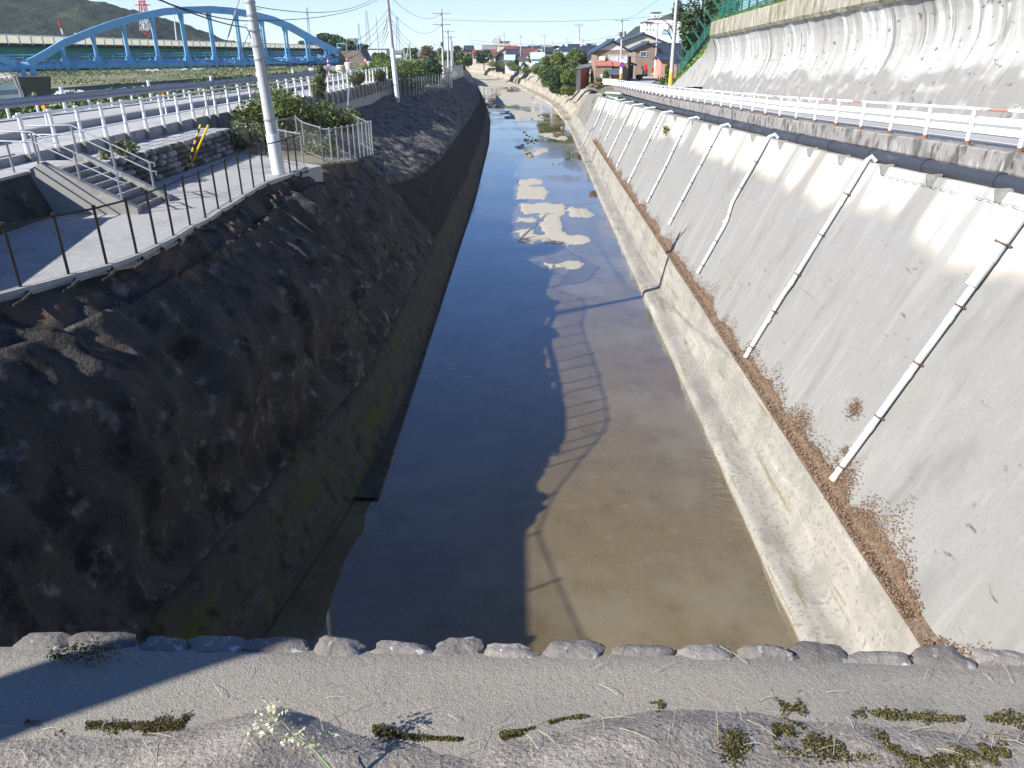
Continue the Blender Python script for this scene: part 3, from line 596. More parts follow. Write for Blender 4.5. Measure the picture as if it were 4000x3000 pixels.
# ================================================================ WHITE GUARD RAIL ON THE RIGHT
r = empty('guard_rail', (10.2, 16, -2), 'white roadside guard rail with rusting top rail above the canal wall', 'guard rail')
yy = [10.3 + 2.0 * i for i in range(43)]
for i, y in enumerate(yy):
    z = road_z(y); rs = (.046)
    MB().tube([(10.22, y, z - .02), (10.22, y, z + .80)], rs, 8).build('post', m_white, r)
    MB().tube([(10.22, y, z + .0), (10.22, y, z + .05), (10.22, y, z + .09)], [.10, .075, .05], 8).build('post_foot', m_rust, r)
end = [(10.3, 97, road_z(97)), (10.1, 99.5, road_z(99)), (9.6, 101, road_z(101))]
ry = [6 + 1.0 * i for i in range(90)]
MB().tube([(10.22, y, road_z(y) + .79) for y in ry] + [(p[0], p[1], p[2] + .79) for p in end], .034, 8).build('top_rail', m_whiter, r)
for h, hh in ((.54, .17), (.33, .17)):
    b = MB(); pr = [(.06, -hh / 2), (.015, -hh / 3), (.0, 0), (.015, hh / 3), (.06, hh / 2), (.075, hh / 2 - .01), (.03, 0), (.075, -hh / 2 + .01)]
    P = [(10.26, y, road_z(y) + h) for y in ry] + [(p[0], p[1], p[2] + h) for p in end]
    b.grid(lambda i, j: V((P[i][0] + pr[j % 8][0], P[i][1], P[i][2] + pr[j % 8][1])), len(P), 9); b.build('beam_rail', m_white, r)
b = MB(); b.add([V(p) for p in [(10.3, 96, road_z(96) + .1), (10.3, 96, road_z(96) + .85), (9.9, 100, road_z(99) + .85), (9.2, 101.5, road_z(101) + .85), (9.2, 101.5, road_z(101) + .1), (9.9, 100, road_z(99) + .1)]], [(0, 1, 2, 5), (5, 2, 3, 4)]); b.prism([V((9.2, 101.5, road_z(101) + .1)), V((9.9, 100, road_z(99) + .1)), V((10.3, 96, road_z(96) + .1)), V((10.3, 96, road_z(96) + .85)), V((9.9, 100, road_z(99) + .85)), V((9.2, 101.5, road_z(101) + .85))], (.06, .05, 0)); b.build('end_panel', m_white, r, smooth=False)
# ================================================================ CURVED WALL WITH CAP
def curved():
    ys = [20 + .5 * i for i in range(114)]; b = MB(); att = []
    PRF = [(-.2, -.9), (0, 0), (.22, .45), (.44, .9), (.66, 1.35), (.82, 1.75), (.90, 2.1), (.91, 2.5), (.86, 2.9), (.76, 3.3), (.60, 3.65), (.40, 3.95)]
    P2 = []
    for k in range(len(PRF) - 1): P2 += [(lerp(PRF[k][0], PRF[k + 1][0], t / 4), lerp(PRF[k][1], PRF[k + 1][1], t / 4)) for t in range(4)]
    P2.append(PRF[-1])
    def fn(i, j):
        y = ys[i]; o, h = P2[j]; zb = interp(y, [(20, -1.35), (31, -1.8), (42.4, -2.29), (76.5, -3.4)]); zt = CAPB(y); k = (zt - zb) / 3.95
        wav = .5 + .5 * noise.noise(V((y * .18, 0, 6))) + .5 * noise.noise(V((y * .7, h * .3, 2)))
        att.append(max(0, min(1, (1 - smooth(.6, 1.5, h + wav * .9 - .4)) * (.7 + .7 * fbm(V((y * 1.1, h * 1.6, 4)), 3)))))
        return V((16.55 + o, y, zb + h * k)), (y, h * k, 0)
    b.grid(fn, len(ys), len(P2)); b.a = att
    w = b.build('curved_wall', m_curve); tag(w, 'curved overhanging concrete wall streaked white and grey beside the right road', 'wall')
    b = MB(); pr = [(.62, 0), (-.12, -.02), (-.28, .18), (-.22, 1.25), (-.12, 1.34), (1.6, 1.36)]; ys2 = [18 + .5 * i for i in range(118)]
    def fc(i, j):
        y = ys2[i]; n = fbm(V((y * .8, j * .7, 3)), 3) * .03
        return V((16.95 + pr[j][0] + n, y, CAPB(y) + pr[j][1] + n))
    b.grid(fc, len(ys2), len(pr)); n0 = (len(ys2) - 1) * len(pr); b.f.append(tuple(range(n0, n0 + len(pr))))
    b.build('cap_beam', m_cap, w, smooth=False)
CAPB = lambda y: interp(y, [(18, 2.5), (38, 1.93), (51.5, 1.55), (77, .77)])
curved()
# concrete slope and hillside past its end, ground behind the cap
b = MB(); ns = 30
def fs(i, j):
    t = i / (ns - 1); u = j / 12
    lo = V((lerp(16.4, 16.6, t), lerp(76.3, 97, t), lerp(-3.45, -4.5, t))); hi = V((lerp(17.35, 17.2, t), lerp(76.3, 97.5, t), lerp(.75, -4.35, t ** .9)))
    p = lo.lerp(hi, u); wp = interp(u * 3.95, [(0, 0), (.45, .22), (.9, .44), (1.35, .66), (1.75, .82), (2.1, .9), (2.5, .91), (2.9, .86), (3.3, .76), (3.95, .42)]); p.x = lerp(16.5 + wp, p.x, smooth(0, .3, t)); return p + V((.05 * noise.noise(p), 0, .05 * noise.noise(p * 1.3)))
b.grid(fs, ns, 13)
tag(b.build('slope_facing', m_conc), 'brownish concrete slope tapering down past the end of the curved wall', 'wall')
b = MB()
def fh(i, j):
    y = lerp(14, 128, i / 40); k = interp(y, [(14, 4), (77, 2.05), (98, -4.2), (128, -4.8)]); x0 = interp(y, [(14, 17.9), (77, 17.3), (98, 17.3), (128, 22)])
    d = j / 14 * 60; return V((x0 + d, y, k - .05 + d * .42 + (fbm(V((d * .2, y * .2, 1)), 3) * 1.2 * smooth(0, 6, d))))
b.grid(fh, 41, 15); struct(b.build('hillside', m_soil))
b = MB(); rr = random.Random(5)
for _ in range(2600):
    t = rr.random(); y = lerp(76, 97, t); z = lerp(.8, -4.3, t ** .9); b.leaf(V((17.2 + rr.random() * .9, y, z + .1 + rr.random() * .5)), .34, rr)
for _ in range(2600):
    y = 20 + 58 * rr.random(); b.leaf(V((16.85 + rr.random() * 1.2, y, CAPB(y) + 1.34 + .16 * rr.random() ** 2 * 2)), .2, rr)
struct(b.build('grass_edge', leaf_mat('fresh_grass', (.10, .22, .03), (.20, .30, .05), (.30, .32, .10)), smooth=False), 'stuff')
# ---------------------------------------------------------------- green mesh fences (upper right)
def green_fence(label, pts, h, crook, name='mesh_fence'):
    r = empty(name, pts[0], label, 'fence')
    mesh = MB()
    for i, p in enumerate(pts):
        p = V(p); t = [p, p + V((0, 0, h))]
        if crook: t.append(p + V((-crook, 0, h + crook * 1.2)))
        b = MB(); 
        for a, c in zip(t, t[1:]): b.beam(a, c, .14, .2, (0, 1, 0))
        b.build('post', m_fgreen, r, smooth=False)
        if i:
            o = V(pts[i - 1])
            for k in range(int(h / .22) + 1): z = V((0, 0, .06 + k * .22)); mesh.tube([o + z, p + z], .02, 4, False)
            n = max(3, int((p - o).length / .3))
            for k in range(1, n): e = o.lerp(p, k / n); mesh.tube([e, e + V((0, 0, h))], .015, 4, False)
            mesh.beam(o + V((0, 0, h)), p + V((0, 0, h)), .08, .08); mesh.beam(o + V((0, 0, h * .5)), p + V((0, 0, h * .5)), .06, .06)
    mesh.build('mesh_panel', m_fgreen, r, smooth=False)
green_fence('dark green mesh fence standing on top of the curved wall', [(17.7, 24 + 2.3 * i, CAPB(24 + 2.3 * i) + 1.3) for i in range(24)], 2.6, 0)
green_fence('dark green mesh fence with inward-bent post tops climbing the concrete slope', [(17.6, lerp(96.5, 77.2, i / 7), lerp(-4.2, .95, (i / 7) ** 1.05)) for i in range(8)], 2.1, .8)
# ---------------------------------------------------------------- vegetation makers
def trunk(root, base, h, r, rgx, lean=(0, 0), m=None, limbs=4, spread=.4):
    b = MB(); top = V(base) + V((lean[0], lean[1], h)); mid = V(base).lerp(top, .5) + V((rgx.uniform(-.2, .2), rgx.uniform(-.2, .2), 0))
    b.tube([V(base) - V((0, 0, .3)), mid, top], [r, r * .7, r * .3], 7)
    for k in range(limbs):
        s = V(base).lerp(top, rgx.uniform(.35, .85)); a = rgx.uniform(0, 6.28); l = h * spread * rgx.uniform(.6, 1.1)
        b.tube([s, s + V((math.cos(a) * l * .5, math.sin(a) * l * .5, l * .45)), s + V((math.cos(a) * l, math.sin(a) * l, l * .6))], [r * .4, r * .25, r * .08], 5)
    b.build('trunk', m or m_bark, root)
def tree(label, base, h, rx, ry, n, size, mat, seed, lean=(0, 0), clumps=9, group=None, cat='tree', name='tree', low=.25):
    x = random.Random(seed); r = empty(name, base, label, cat, group); base = V(base)
    trunk(r, base, h * .75, max(.06, h * .022), x, lean)
    b = MB()
    for k in range(clumps):
        a = x.uniform(0, 6.28); rad = math.sqrt(x.random()); hz = x.uniform(low, .88); sh = (1 - abs(hz - .5) * 1.1)
        c = base + V((lean[0] * hz + math.cos(a) * rad * rx * sh * .75, lean[1] * hz + math.sin(a) * rad * ry * sh * .75, h * hz))
        s = x.uniform(.28, .5); b.leaves(c, (rx * s * 1.1, ry * s * 1.1, h * s * .42), n // clumps, size, x, .35)
    b.build('crown', mat, r, smooth=False); return r
def shrub(label, pts, n, size, mat, seed, name='shrub', cat='bush', stems=True, group=None):
    """pts: list of (x,y,z,rx,ry,rz) lobes"""
    x = random.Random(seed); p0 = pts[0]; r = empty(name, (p0[0], p0[1], p0[2] - p0[5]), label, cat, group); b = MB(); tot = sum(p[3] * p[5] for p in pts)
    for p in pts: b.leaves(p[:3], p[3:], int(n * p[3] * p[5] / tot), size, x, .3)
    b.build('foliage', mat, r, smooth=False)
    if stems:
        s = MB()
        for p in pts:
            for _ in range(3): s.tube([(p[0] + x.uniform(-.2, .2) * p[3], p[1], p[2] - p[5] * 1.05), (p[0] + x.uniform(-.6, .6) * p[3], p[1] + x.uniform(-.4, .4) * p[4], p[2] + p[5] * .4)], [.03, .01], 5)
        s.build('stems', m_bark, r)
    return r
def px_lobe(u0, v0, u1, v1, Y, dep=.8):
    a, c = at_y(u0, v1, Y), at_y(u1, v0, Y); return ((a.x + c.x) / 2, Y, (a.z + c.z) / 2, abs(c.x - a.x) / 2, abs(c.x - a.x) / 2 * dep, abs(c.z - a.z) / 2)
# dark trees behind the green fence, bare-branched pine at the pole
tree('tall dark evergreen tree behind the green slope fence', (19.9, 96, -2.5), 12.5, 2.6, 3, 9000, .42, m_leaf2, 31, clumps=14, low=.12)
tree('dark leafy tree towering at the end of the curved wall', (19.8, 84, -.5), 9.5, 1.9, 3, 6000, .38, m_leaf2, 32, clumps=12, low=.1)
tree('pine top with sparse branches beside the right pole', (17.6, 101, -4.2), 9.6, 1.5, 1.5, 420, .35, m_leaf2, 33, clumps=7, low=.82)
shrub('green bush behind the railing at the foot of the right pole', [px_lobe(2592, 242, 2632, 325, 100), px_lobe(2575, 300, 2600, 332, 98)], 1100, .28, m_leaf1, 34)
# ---------------------------------------------------------------- utility poles and cables
def util_pole(label, base, top, r0=.16, arms=(), mat=None, boxes=(), steps=True, lower=None, name='utility_pole', cat='utility pole', group=None, guard=None):
    base, top = V(base), V(top); d = (top - base).normalized(); r = empty(name, base, label, cat, group)
    MB().tube([base - d * .3, top], [r0, r0 * .62], 12).build('shaft', mat or m_pole, r)
    if lower: MB().tube([base + d * .02, base + d * lower], [r0 * 1.07, r0 * 1.04], 12).build('sleeve', m_white, r)
    if guard: MB().tube([base + d * .1, base + d * guard], [r0 * 1.08, r0 * 1.06], 10).build('guard_band', M('pole_yellow', (.55, .36, .05)), r)
    L = (top - base).length
    for (f, w, yaw) in arms:
        c = base + d * (L * f); a = V((math.cos(yaw), math.sin(yaw), 0)); o = MB().beam(c - a * w / 2 + V((0, -r0, 0)), c + a * w / 2 + V((0, -r0, 0)), .08, .09).build('crossarm', m_galv, r, smooth=False)
        ib = MB()
        for t in (-.46, -.2, .2, .46): p = c + a * (w * t) + V((0, -r0, .04)); ib.tube([p, p + V((0, 0, .07)), p + V((0, 0, .16))], [.03, .055, .02], 6)
        ib.build('insulators', m_white, o)
    for (f, s, dx) in boxes:
        c = base + d * (L * f); MB().tube([c + V((dx, -.1, -s * .5)), c + V((dx, -.1, s * .5))], s * .38, 10).build('transformer', m_galv, r)
    if steps:
        b = MB(); n = int((L - 2) / .45)
        for k in range(n):
            p = base + d * (2 + k * .45); s = 1 if k % 2 else -1; MB().tube([p + V((s * r0 * .5, 0, 0)), p + V((s * (r0 + .13), 0, 0))], .009, 5).build('step_bolt', m_galv, r)
    return r
P1B = at_z(1090, 682, Z_PL); P1T = at_y(975, 0, P1B.y); P1X = P1B + (P1T - P1B) * 1.5
r = util_pole('thick pale concrete utility pole standing on the path behind the black fence', P1B, P1X, .21, [(.97, 1.8, 0)], lower=1.35)
for f in (.22, .45, .5, .555, .61, .655):
    p = P1B.lerp(P1X, f); MB().tube([p, p + (P1X - P1B).normalized() * .05], .21 * (1 - .38 * f) * 1.12, 10).build('band', m_galv, r)
b = MB(); p = P1B.lerp(P1X, .58); b.tube([P1B.lerp(P1X, .36) + V((.16, -.03, 0)), P1B.lerp(P1X, .62) + V((.14, -.03, 0))], .018, 6); b.build('riser_cable', m_cable, r)
P2B = at_z(1552, 385, -4.1); P2T = at_y(1518, 0, P2B.y) + V((-.2, 0, 2.5))
util_pole('second utility pole along the left bank, tall and pale, with a crossarm', P2B, P2T, .2, [(.795, 2.2, 0), (.97, 2, 0)], lower=4.0)
P3B = at_z(1733, 302, -4.1); P3T = at_y(1724, 36, P3B.y)
util_pole('utility pole with two crossarms and a lamp, at the end of the grey fence', P3B, P3T, .2, [(.94, 2.6, .1), (.78, 2.6, .1)], boxes=[(.5, .5, -.2)], lower=1)
farp = [((1752, 285), (1749, 115), -4, 1.5, 'far utility pole just right of the crossarm pole'), ((1766, 278), (1760, 138), -4, 1.2, 'far utility pole third in the cluster by the grey fence'), ((1770, 270), (1767, 160), -4, 0, 'shortest far pole in the cluster by the grey fence'),
        ((1606, 246), (1600, 167), -4, 0, 'left leg of the slanting pair of poles above the hedge'), ((1581, 246), (1578, 190), -4, 0, 'short pale pole left of the slanting pair above the hedge'), ((1480, 230), (1468, 60), -3.5, 0, 'slim bare pole left of the second utility pole'), ((1699, 236), (1697, 170), -5, 1.5, 'distant pole with a small crossarm above the hedge trees')]
for (bp, tp, z, arm, lab) in farp:
    B = at_z(*bp, z); T = at_y(*tp, B.y); util_pole(lab, B, T, .19, [(.95, arm * 1.6, 0)] if arm else (), steps=False)
B = at_z(1584, 246, -4); T = at_y(1598, 170, B.y); util_pole('slanting brace pole leaning against its upright above the hedge', B, T, .17, steps=False)
RB = V((16.75, 95.3, -4.25)); RT = at_y(2643, 0, 95.3) + V((0, 0, 3)); RPB = RB
util_pole('tall concrete pole with a yellow base band beside the right road', RB, RT, .26, [], guard=1.5)
HB = at_z(2425, 312, -5.0); HT = at_y(2430, 72, HB.y)
rh = util_pole('utility pole with crossarm and transformers in front of the brown house', HB, HT, .2, [(.97, 2.6, .1)], boxes=[(.75, .7, -.35), (.75, .8, .4)], guard=.9)
MB().tube([HB + V((0, -.05, 1.0)), HB + V((0, -.05, 2.9))], .24, 12).build('sleeve', m_white, rh)
KB = at_z(2558, 292, -5.2); KT = at_y(2570, 85, KB.y)
util_pole('utility pole beside the red post box in front of the second brown house', KB, KT, .2, [(.97, 2, .1), (.62, 1.6, .1)], lower=3.3)
townp = [(1950, 235, 1951, 140, 300, 1.8), (1970, 230, 1969, 130, 330, 1.6), (2034, 225, 2034, 137, 270, 1.8), (2128, 200, 2127, 135, 300, 2.2), (2218, 185, 2218, 150, 340, 1.6), (2277, 200, 2278, 152, 280, 1.5), (2158, 190, 2158, 160, 420, 1.4), (2080, 190, 2080, 158, 430, 2)]
places = ['in front of the concrete block building', 'right of the concrete block building', 'in front of the red roofed house', 'above the dark roofs in the town centre', 'short one left of the pale factory', 'next to the pale factory', 'small distant one among the grey roofs', 'with a wide crossarm behind the red roof']
for (u0, v0, u1, v1, Y, arm), pl in zip(townp, places):
    B = at_y(u0, v0, Y); B.z = -7; T = at_y(u1, v1, Y); util_pole('thin town utility pole ' + pl, B, T, .22, [(.97, arm * 1.5, 0)], steps=False, group='utility poles over the town')
def cable(label, a, c, sag, rad=.014, n=14, name='cable', group=None):
    a, c = V(a), V(c); o = MB().tube([a.lerp(c, t / n) - V((0, 0, sag * 4 * (t / n) * (1 - t / n))) for t in range(n + 1)], rad, 5, False).build(name, m_cable)
    return tag(o, label, 'cable', group)
pp = lambda B, T, f: V(B).lerp(V(T), f)
G = 'overhead cables'
cable('black cable from upper left down to the pole by the black fence', at_y(600, -8, 17), pp(P1B, P1T, .89), .12, .014, group=G)
cable('thick black cable crossing the blue arch towards the near pole', at_y(560, -30, 14), at_y(962, 107, P1B.y - .1), .1, .016, group=G)
tag(MB().tube([at_y(962, 107, P1B.y - .1), at_y(972, 125, P1B.y - .1), at_y(980, 150, P1B.y - .1), at_y(992, 154, P1B.y)], .014, 6).build('cable_loop', m_cable), 'short hanging loop of cable at the side of the near pole', 'cable')
hs = [(.9, .80, .5), (.62, .69, .9), (.66, .65, 1.1), (.70, .615, 1.4), (.98, .84, .8)]
for k, (f1, f2, sg) in enumerate(hs):
    cable(f'sagging cable between the first two left poles, {ORD[k]} in the bundle', pp(P1B, P1X, f1 * .66), pp(P2B, P2T, f2), sg, .013, group=G)
for k, (f2, f3, sg) in enumerate([(.80, .94, 1.2), (.69, .8, 1.6), (.63, .5, 1.8), (.60, .48, 2.2), (.56, .46, 2.6)]):
    cable(f'long sagging cable from the second left pole to the crossarm pole, {ORD[k]} from the top', pp(P2B, P2T, f2), pp(P3B, P3T, f3), sg, .016, group=G)
Q1 = at_z(1480, 230, -3.5); Q1T = at_y(1468, 60, Q1.y)
for k, f in enumerate((.50, .42, .34)): cable(f'drooping cable from the slim bare pole to the second left pole, {ORD[k]} down', pp(Q1, Q1T, f + .05), pp(P2B, P2T, .66 - .05 * k), 1.5, .03, group=G)
cable('hair-thin cable crossing the whole sky to the town poles', pp(P3B, P3T, .85), at_y(2900, 20, 160), 1.2, .02, group=G)
cable('cable from the house pole up to the tall right pole', pp(HB, HT, .96), pp(RB, RT, .9), .5, .018, group=G)
for k, f in enumerate((.55, .45)): cable(f'cable drooping between the house pole and the post box pole, {ORD[k]} from the top', pp(HB, HT, f), pp(KB, KT, f), .8, .022, group=G)
for k, z in enumerate((155, 168)): cable(f'thin town cable above the roofs, {"upper" if not k else "lower"}', at_y(1830, z, 330), at_y(2420, z - 18, 330), 2.5, .05, group=G)
# guy wires with guards
for k, (an, tp, lab, stripes) in enumerate([((727, 668), pp(P1B, P1X, .74), 'stay wire with a black and yellow striped guard near the cobble wall', True), ((740, 655), pp(P1B, P1X, .585), 'stay wire with a plain yellow guard near the cobble wall', False)]):
    A = at_z(*an, Z_PL); r = empty('stay_wire', A, lab, 'stay wire'); D = (tp - A).normalized()
    MB().tube([A, tp], .009, 5).build('wire', m_cable, r)
    mm = M('yellow_guard', (.80, .50, .03), [], .5)
    if stripes:
        for t in range(12): MB().tube([A + D * (.04 + t * .15), A + D * (.04 + (t + 1) * .15)], .036, 8).build('guard_band', mm if t % 2 else m_black, r)
        MB().tube([A + D * 5.0, A + D * 5.9], .03, 6).build('wire_insulator', m_galv, r)
    else: MB().tube([A + D * .04, A + D * 2.0], .036, 8).build('guard', mm, r)
# ================================================================ LEFT SIDE: fences
def chain_wires(b, p, q, h, step=.055, r=.0018, z0=.05):
    p, q = V(p), V(q); L = (q - p).length; d = (q - p) / L; n = int((L + h) / step)
    for s in (1, -1):
        for k in range(n):
            a = -h + k * step if s > 0 else k * step
            u0, v0, u1, v1 = a, 0, a + s * h, h
            if s > 0:
                if u0 < 0: v0, u0 = -u0, 0
                if u1 > L: v1 = v0 + (L - u0); u1 = L
            else:
                if u0 > L: v0 = u0 - L; u0 = L
                if u1 < 0: v1 = v0 + u0; u1 = 0
            if v1 - v0 < .02: continue
            A, B_ = p + d * u0 + V((0, 0, z0 + v0)), p + d * u1 + V((0, 0, z0 + v1)); w = V((0, 0, r)); t = d * r
            b.add([A - t, A + t, B_ + t, B_ - t], [(0, 1, 2, 3)])
def chain_fence(label, pts, h, mp, mw, pr=.03, step=.055, name='chain_link_fence', caps=True, rail=True, wr=.0018, top=None):
    r = empty(name, pts[0], label, 'fence'); pts = [V(p) for p in pts]; w = MB(); tops = []
    for i, p in enumerate(pts):
        b = MB().tube([p - V((0, 0, .1)), p + V((0, 0, h))], pr, 8)
        if caps: b.tube([p + V((0, 0, h - .02)), p + V((0, 0, h + .045))], pr * 1.45, 8)
        b.build('post', mp, r)
        if i: chain_wires(w, pts[i - 1], p, h - .08, step, wr)
    if rail:
        MB().tube([p + V((0, 0, h - .02)) for p in pts], pr * .72, 8).build('top_rail', mp, r)
        MB().tube([p + V((0, 0, .06)) for p in pts], pr * .5, 6).build('bottom_rail', mp, r)
    w.build('wire_mesh', mw, r, smooth=False)
FB = [at_z(*p, Z_PL) for p in [(85, 1135), (272, 1085), (420, 1045), (537, 1003), (613, 965), (680, 932), (745, 890), (805, 862), (855, 827), (903, 800), (948, 768), (993, 742), (1035, 718), (1070, 700), (1104, 704), (1135, 684), (1162, 670), (1188, 655)]]
FB = FB[:13] + FB[15:]
FB = [V((-9.7, 5.3, Z_PL)), V((-10.2, 7.2, Z_PL)), V((-10.62, 9.0, Z_PL)), V((-10.15, 10.8, Z_PL))] + FB
chain_fence('black chain-link fence along the edge of the path above the rocky bank', FB, 1.2, m_black, m_wire, .028, wr=.0027)
b = MB()
for a, c in zip(FB, FB[1:]): b.beam(a + V((.02, 0, .02)), c + V((.02, 0, .02)), .16, .10)
struct(b.build('fence_kerb', m_path, smooth=False))
b = MB()
for k, p in enumerate(FB[1:]): b.tube([p + V((.05, .02, -.02)), p + V((.17, -.05, -.05)), p + V((.2, -.3, -.09)), p + V((.17, -.55, -.1))], [.05, .045, .04, .02], 6)
struct(b.build('post_mortar', m_bank))
z = -4.05
chain_fence('grey gate and mesh fence across the far end of the path', [at_z(*p, z) for p in [(910, 592), (982, 602), (1038, 602)]], 1.2, m_black, m_wire, .035, .06)
chain_fence('short grey mesh fence joining the gate to the black fence corner', [at_z(1080, 625, z), at_z(1130, 640, z), at_z(1188, 655, z)], 1.2, m_galv, m_wireg, .03, .06)
chain_fence('grey mesh fence bending around the ivy bush behind the pole', [(-10.6, 32.6, z), (-10.4, 34.6, z), (-9.55, 32.6, z - .05), (-8.3, 30.75, z - .1)], 1.25, m_galv, m_wireg, .03, .06)
f2 = [(-8.3, 30.75), (-7.95, 30.75), (-7.75, 31.0), (-7.6, 31.4), (-7.45, 31.8), (-7.32, 32.2), (-7.2, 32.6), (-7.1, 32.95), (-7.0, 33.25), (-6.93, 33.5), (-6.88, 33.75)]
chain_fence('grey closely posted mesh fence jutting out at the brink of the bank', [(x, y, -4.2) for x, y in f2], 1.25, m_galv, m_wireg, .03, .07)
chain_fence('thin grey rail fence going back up from the brink to the leaning post', [(-6.88, 33.75, -4.2), (-8.0, 36.4, -4.2), (-9.5, 40.2, -4.15)], 1.2, m_galv, m_wireg, .028, .07)
r = empty('leaning_post', (-9.6, 40.6, -4.2), 'tall leaning galvanised post at the end of the rail fence', 'post')
MB().tube([(-9.6, 40.6, -4.2), (-10.6, 46.5, -2.1)], .05, 8).build('shaft', m_galv, r); MB().tube([(-9.75, 40.3, -4.3), (-9.7, 40.9, -3.4)], .06, 8).build('rusty_foot', m_rust, r)
u = [at_z(*p, -4.1) for p in [(1330, 425), (1352, 419), (1376, 411), (1400, 404), (1424, 398), (1450, 392), (1476, 388), (1500, 373)]]
def slat_fence(label, pts, h, mp, step=.9, pr=.03, rails=(.35, .8)):
    r = empty('post_fence', pts[0], label, 'fence'); pts = [V(p) for p in pts]; acc = []
    for a, c in zip(pts, pts[1:]):
        n = max(1, int((c - a).length / step)); acc += [a.lerp(c, k / n) for k in range(n)]
    acc.append(pts[-1]); w = MB()
    for i, p in enumerate(acc[:95]):
        MB().tube([p - V((0, 0, .2)), p + V((0, 0, h))], pr, 6).build('post', mp, r)
    for f in rails: MB().tube([p + V((0, 0, h * f)) for p in acc], .02, 5).build('rail', m_black, r)
    MB().tube([p + V((0, 0, h)) for p in acc], .028, 6).build('top_rail', m_black, r)
    for a, c in zip(acc, acc[1:]): chain_wires(w, a, c, h - .1, .11, .003)
    w.build('wire_mesh', m_wireg, r, smooth=False)
slat_fence('grey post fence with dark rails in front of the vine-covered railing', [(-13.5, 49, -4.05), (-13.9, 57.4, -4.1), (-13.9, 65.4, -4.1)], 1.35, m_galv, .75, .032)
slat_fence('wavy grey post fence right of the second left pole', [(-13.5, 69, -4.1), (-12.9, 73.5, -4.1), (-11.4, 78, -4.1), (-10.6, 82, -4.1), (-9.8, 85.5, -4.1), (-8.9, 91, -4.1)], 1.45, m_galv, .8, .035, ())
slat_fence('far grey fence turning away beyond the crossarm pole', [(-8.9, 91, -4.1), (-10.4, 98, -4.1), (-10.9, 110, -4.1), (-10.7, 128, -4.1)], 1.6, m_galv, 1.6, .04, ())
# ---------------------------------------------------------------- steps, handrails, cobble wall
r = empty('steps', (-10.6, 20.5, Z_PL), 'concrete steps from the path up to the terrace', 'steps')
b = MB(); N = 8; run, rise = 2.1, (Z_TER + .08 - Z_PL)
for k in range(N):
    x1 = -10.55 - run * k / N; b.box(((x1 - 12.75) / 2, 20.52, Z_PL + rise * (k + .5) / N - .0), (12.75 + x1, 1.62, rise / N * .999))
b.build('flight', m_conc, r, smooth=False)
for y in (19.6, 21.42):
    b = MB(); pl = [V((-10.35, y - .1, Z_PL)), V((-10.35, y - .1, Z_PL + .16)), V((-12.62, y - .1, Z_TER + .30)), V((-13.0, y - .1, Z_TER + .1)), V((-12.9, y - .1, Z_PL))]
    b.prism(pl, (0, .2, 0)); b.build('side_wall', m_conc, r, smooth=False)
def handrail(label, y, far):
    r = empty('handrail', (-10.7, y, Z_PL), label, 'handrail'); X = [-10.75, -11.75, -12.75, -14.1 if not far else -13.85]
    zb = lambda x: lerp(Z_PL + .17, Z_TER + .26, min(1, (-10.5 - x) / 2.15)) if x > -12.9 else Z_TER
    H = .78
    for x in X: MB().tube([(x, y, zb(x) - .05), (x, y, zb(x) + H)], .03, 8).build('post', m_galv, r)
    for h in (H, H - .24):
        MB().tube([(-10.62, y, zb(-10.75) + h - .12), (-10.6, y, zb(-10.75) + h - .02), (-10.75, y, zb(-10.75) + h), (-12.75, y, zb(-12.75) + h), (-14.3 if not far else -14.0, y, zb(-12.75) + h + (.03 if not far else -.02))], .022, 8).build('rail', m_galv, r)
handrail('near galvanised handrail with two blue-grey rails beside the steps', 19.6, False)
handrail('far galvanised handrail with two blue-grey rails beside the steps', 21.42, True)
b = MB(); b.prism([V((-13.0, 17.9, -4.2)), V((-13.0, 17.9, -2.45)), V((-13.0, 10.8, -1.35)), V((-13.0, 2, -1.2)), V((-13.0, 2, -4.2))], (-.35, 0, 0)); tag(b.build('path_shade_wall', m_dark, smooth=False), 'unseen dark wall added beside the path, left of the frame, to shade it', 'wall')  # added outside the frame; sloping top shaped so its shadow crosses the path
r = empty('handrail', (-14.0, 17, Z_TER), 'galvanised rail along the terrace left of the steps', 'handrail')
for y in (14.2, 16.0, 17.8, 19.3): MB().tube([(-13.25, y, Z_TER), (-13.25, y, Z_TER + .8)], .03, 8).build('post', m_galv, r)
for h in (.78, .5): MB().tube([(-13.25, 12, Z_TER + h), (-13.25, 19.5, Z_TER + h)], .022, 8).build('rail', m_galv, r)
b = MB(); x = random.Random(12)
for row in range(5):
    for k in range(34):
        y = 21.75 + k * .30 + (row % 2) * .15 + x.uniform(-.04, .04); zc = Z_PL + .1 + row * .19; 
        b.rock((-12.38 - row * .035 - x.uniform(0, .06), y, zc), (.17, .15 * x.uniform(.8, 1.1), .11), k + row * 50, 2, .18, x.random())
m_cob = M('cobble', (.13, .115, .10), [((.36, .35, .33), 'attr', .4, .9, 'rnd'), ((.14, .09, .06), 4, .58, .72)], .85, (18, .4, .02))
tag(b.build('cobble_wall', m_cob), 'low wall of rounded river cobbles beside the steps', 'wall')
shrub('small leafy weed growing on top of the cobble wall', [(-12.75, 24.0, -2.9, .45, .5, .25), (-12.8, 22.9, -2.95, .2, .25, .15)], 420, .13, m_leaf4, 51, 'weed', 'plant')
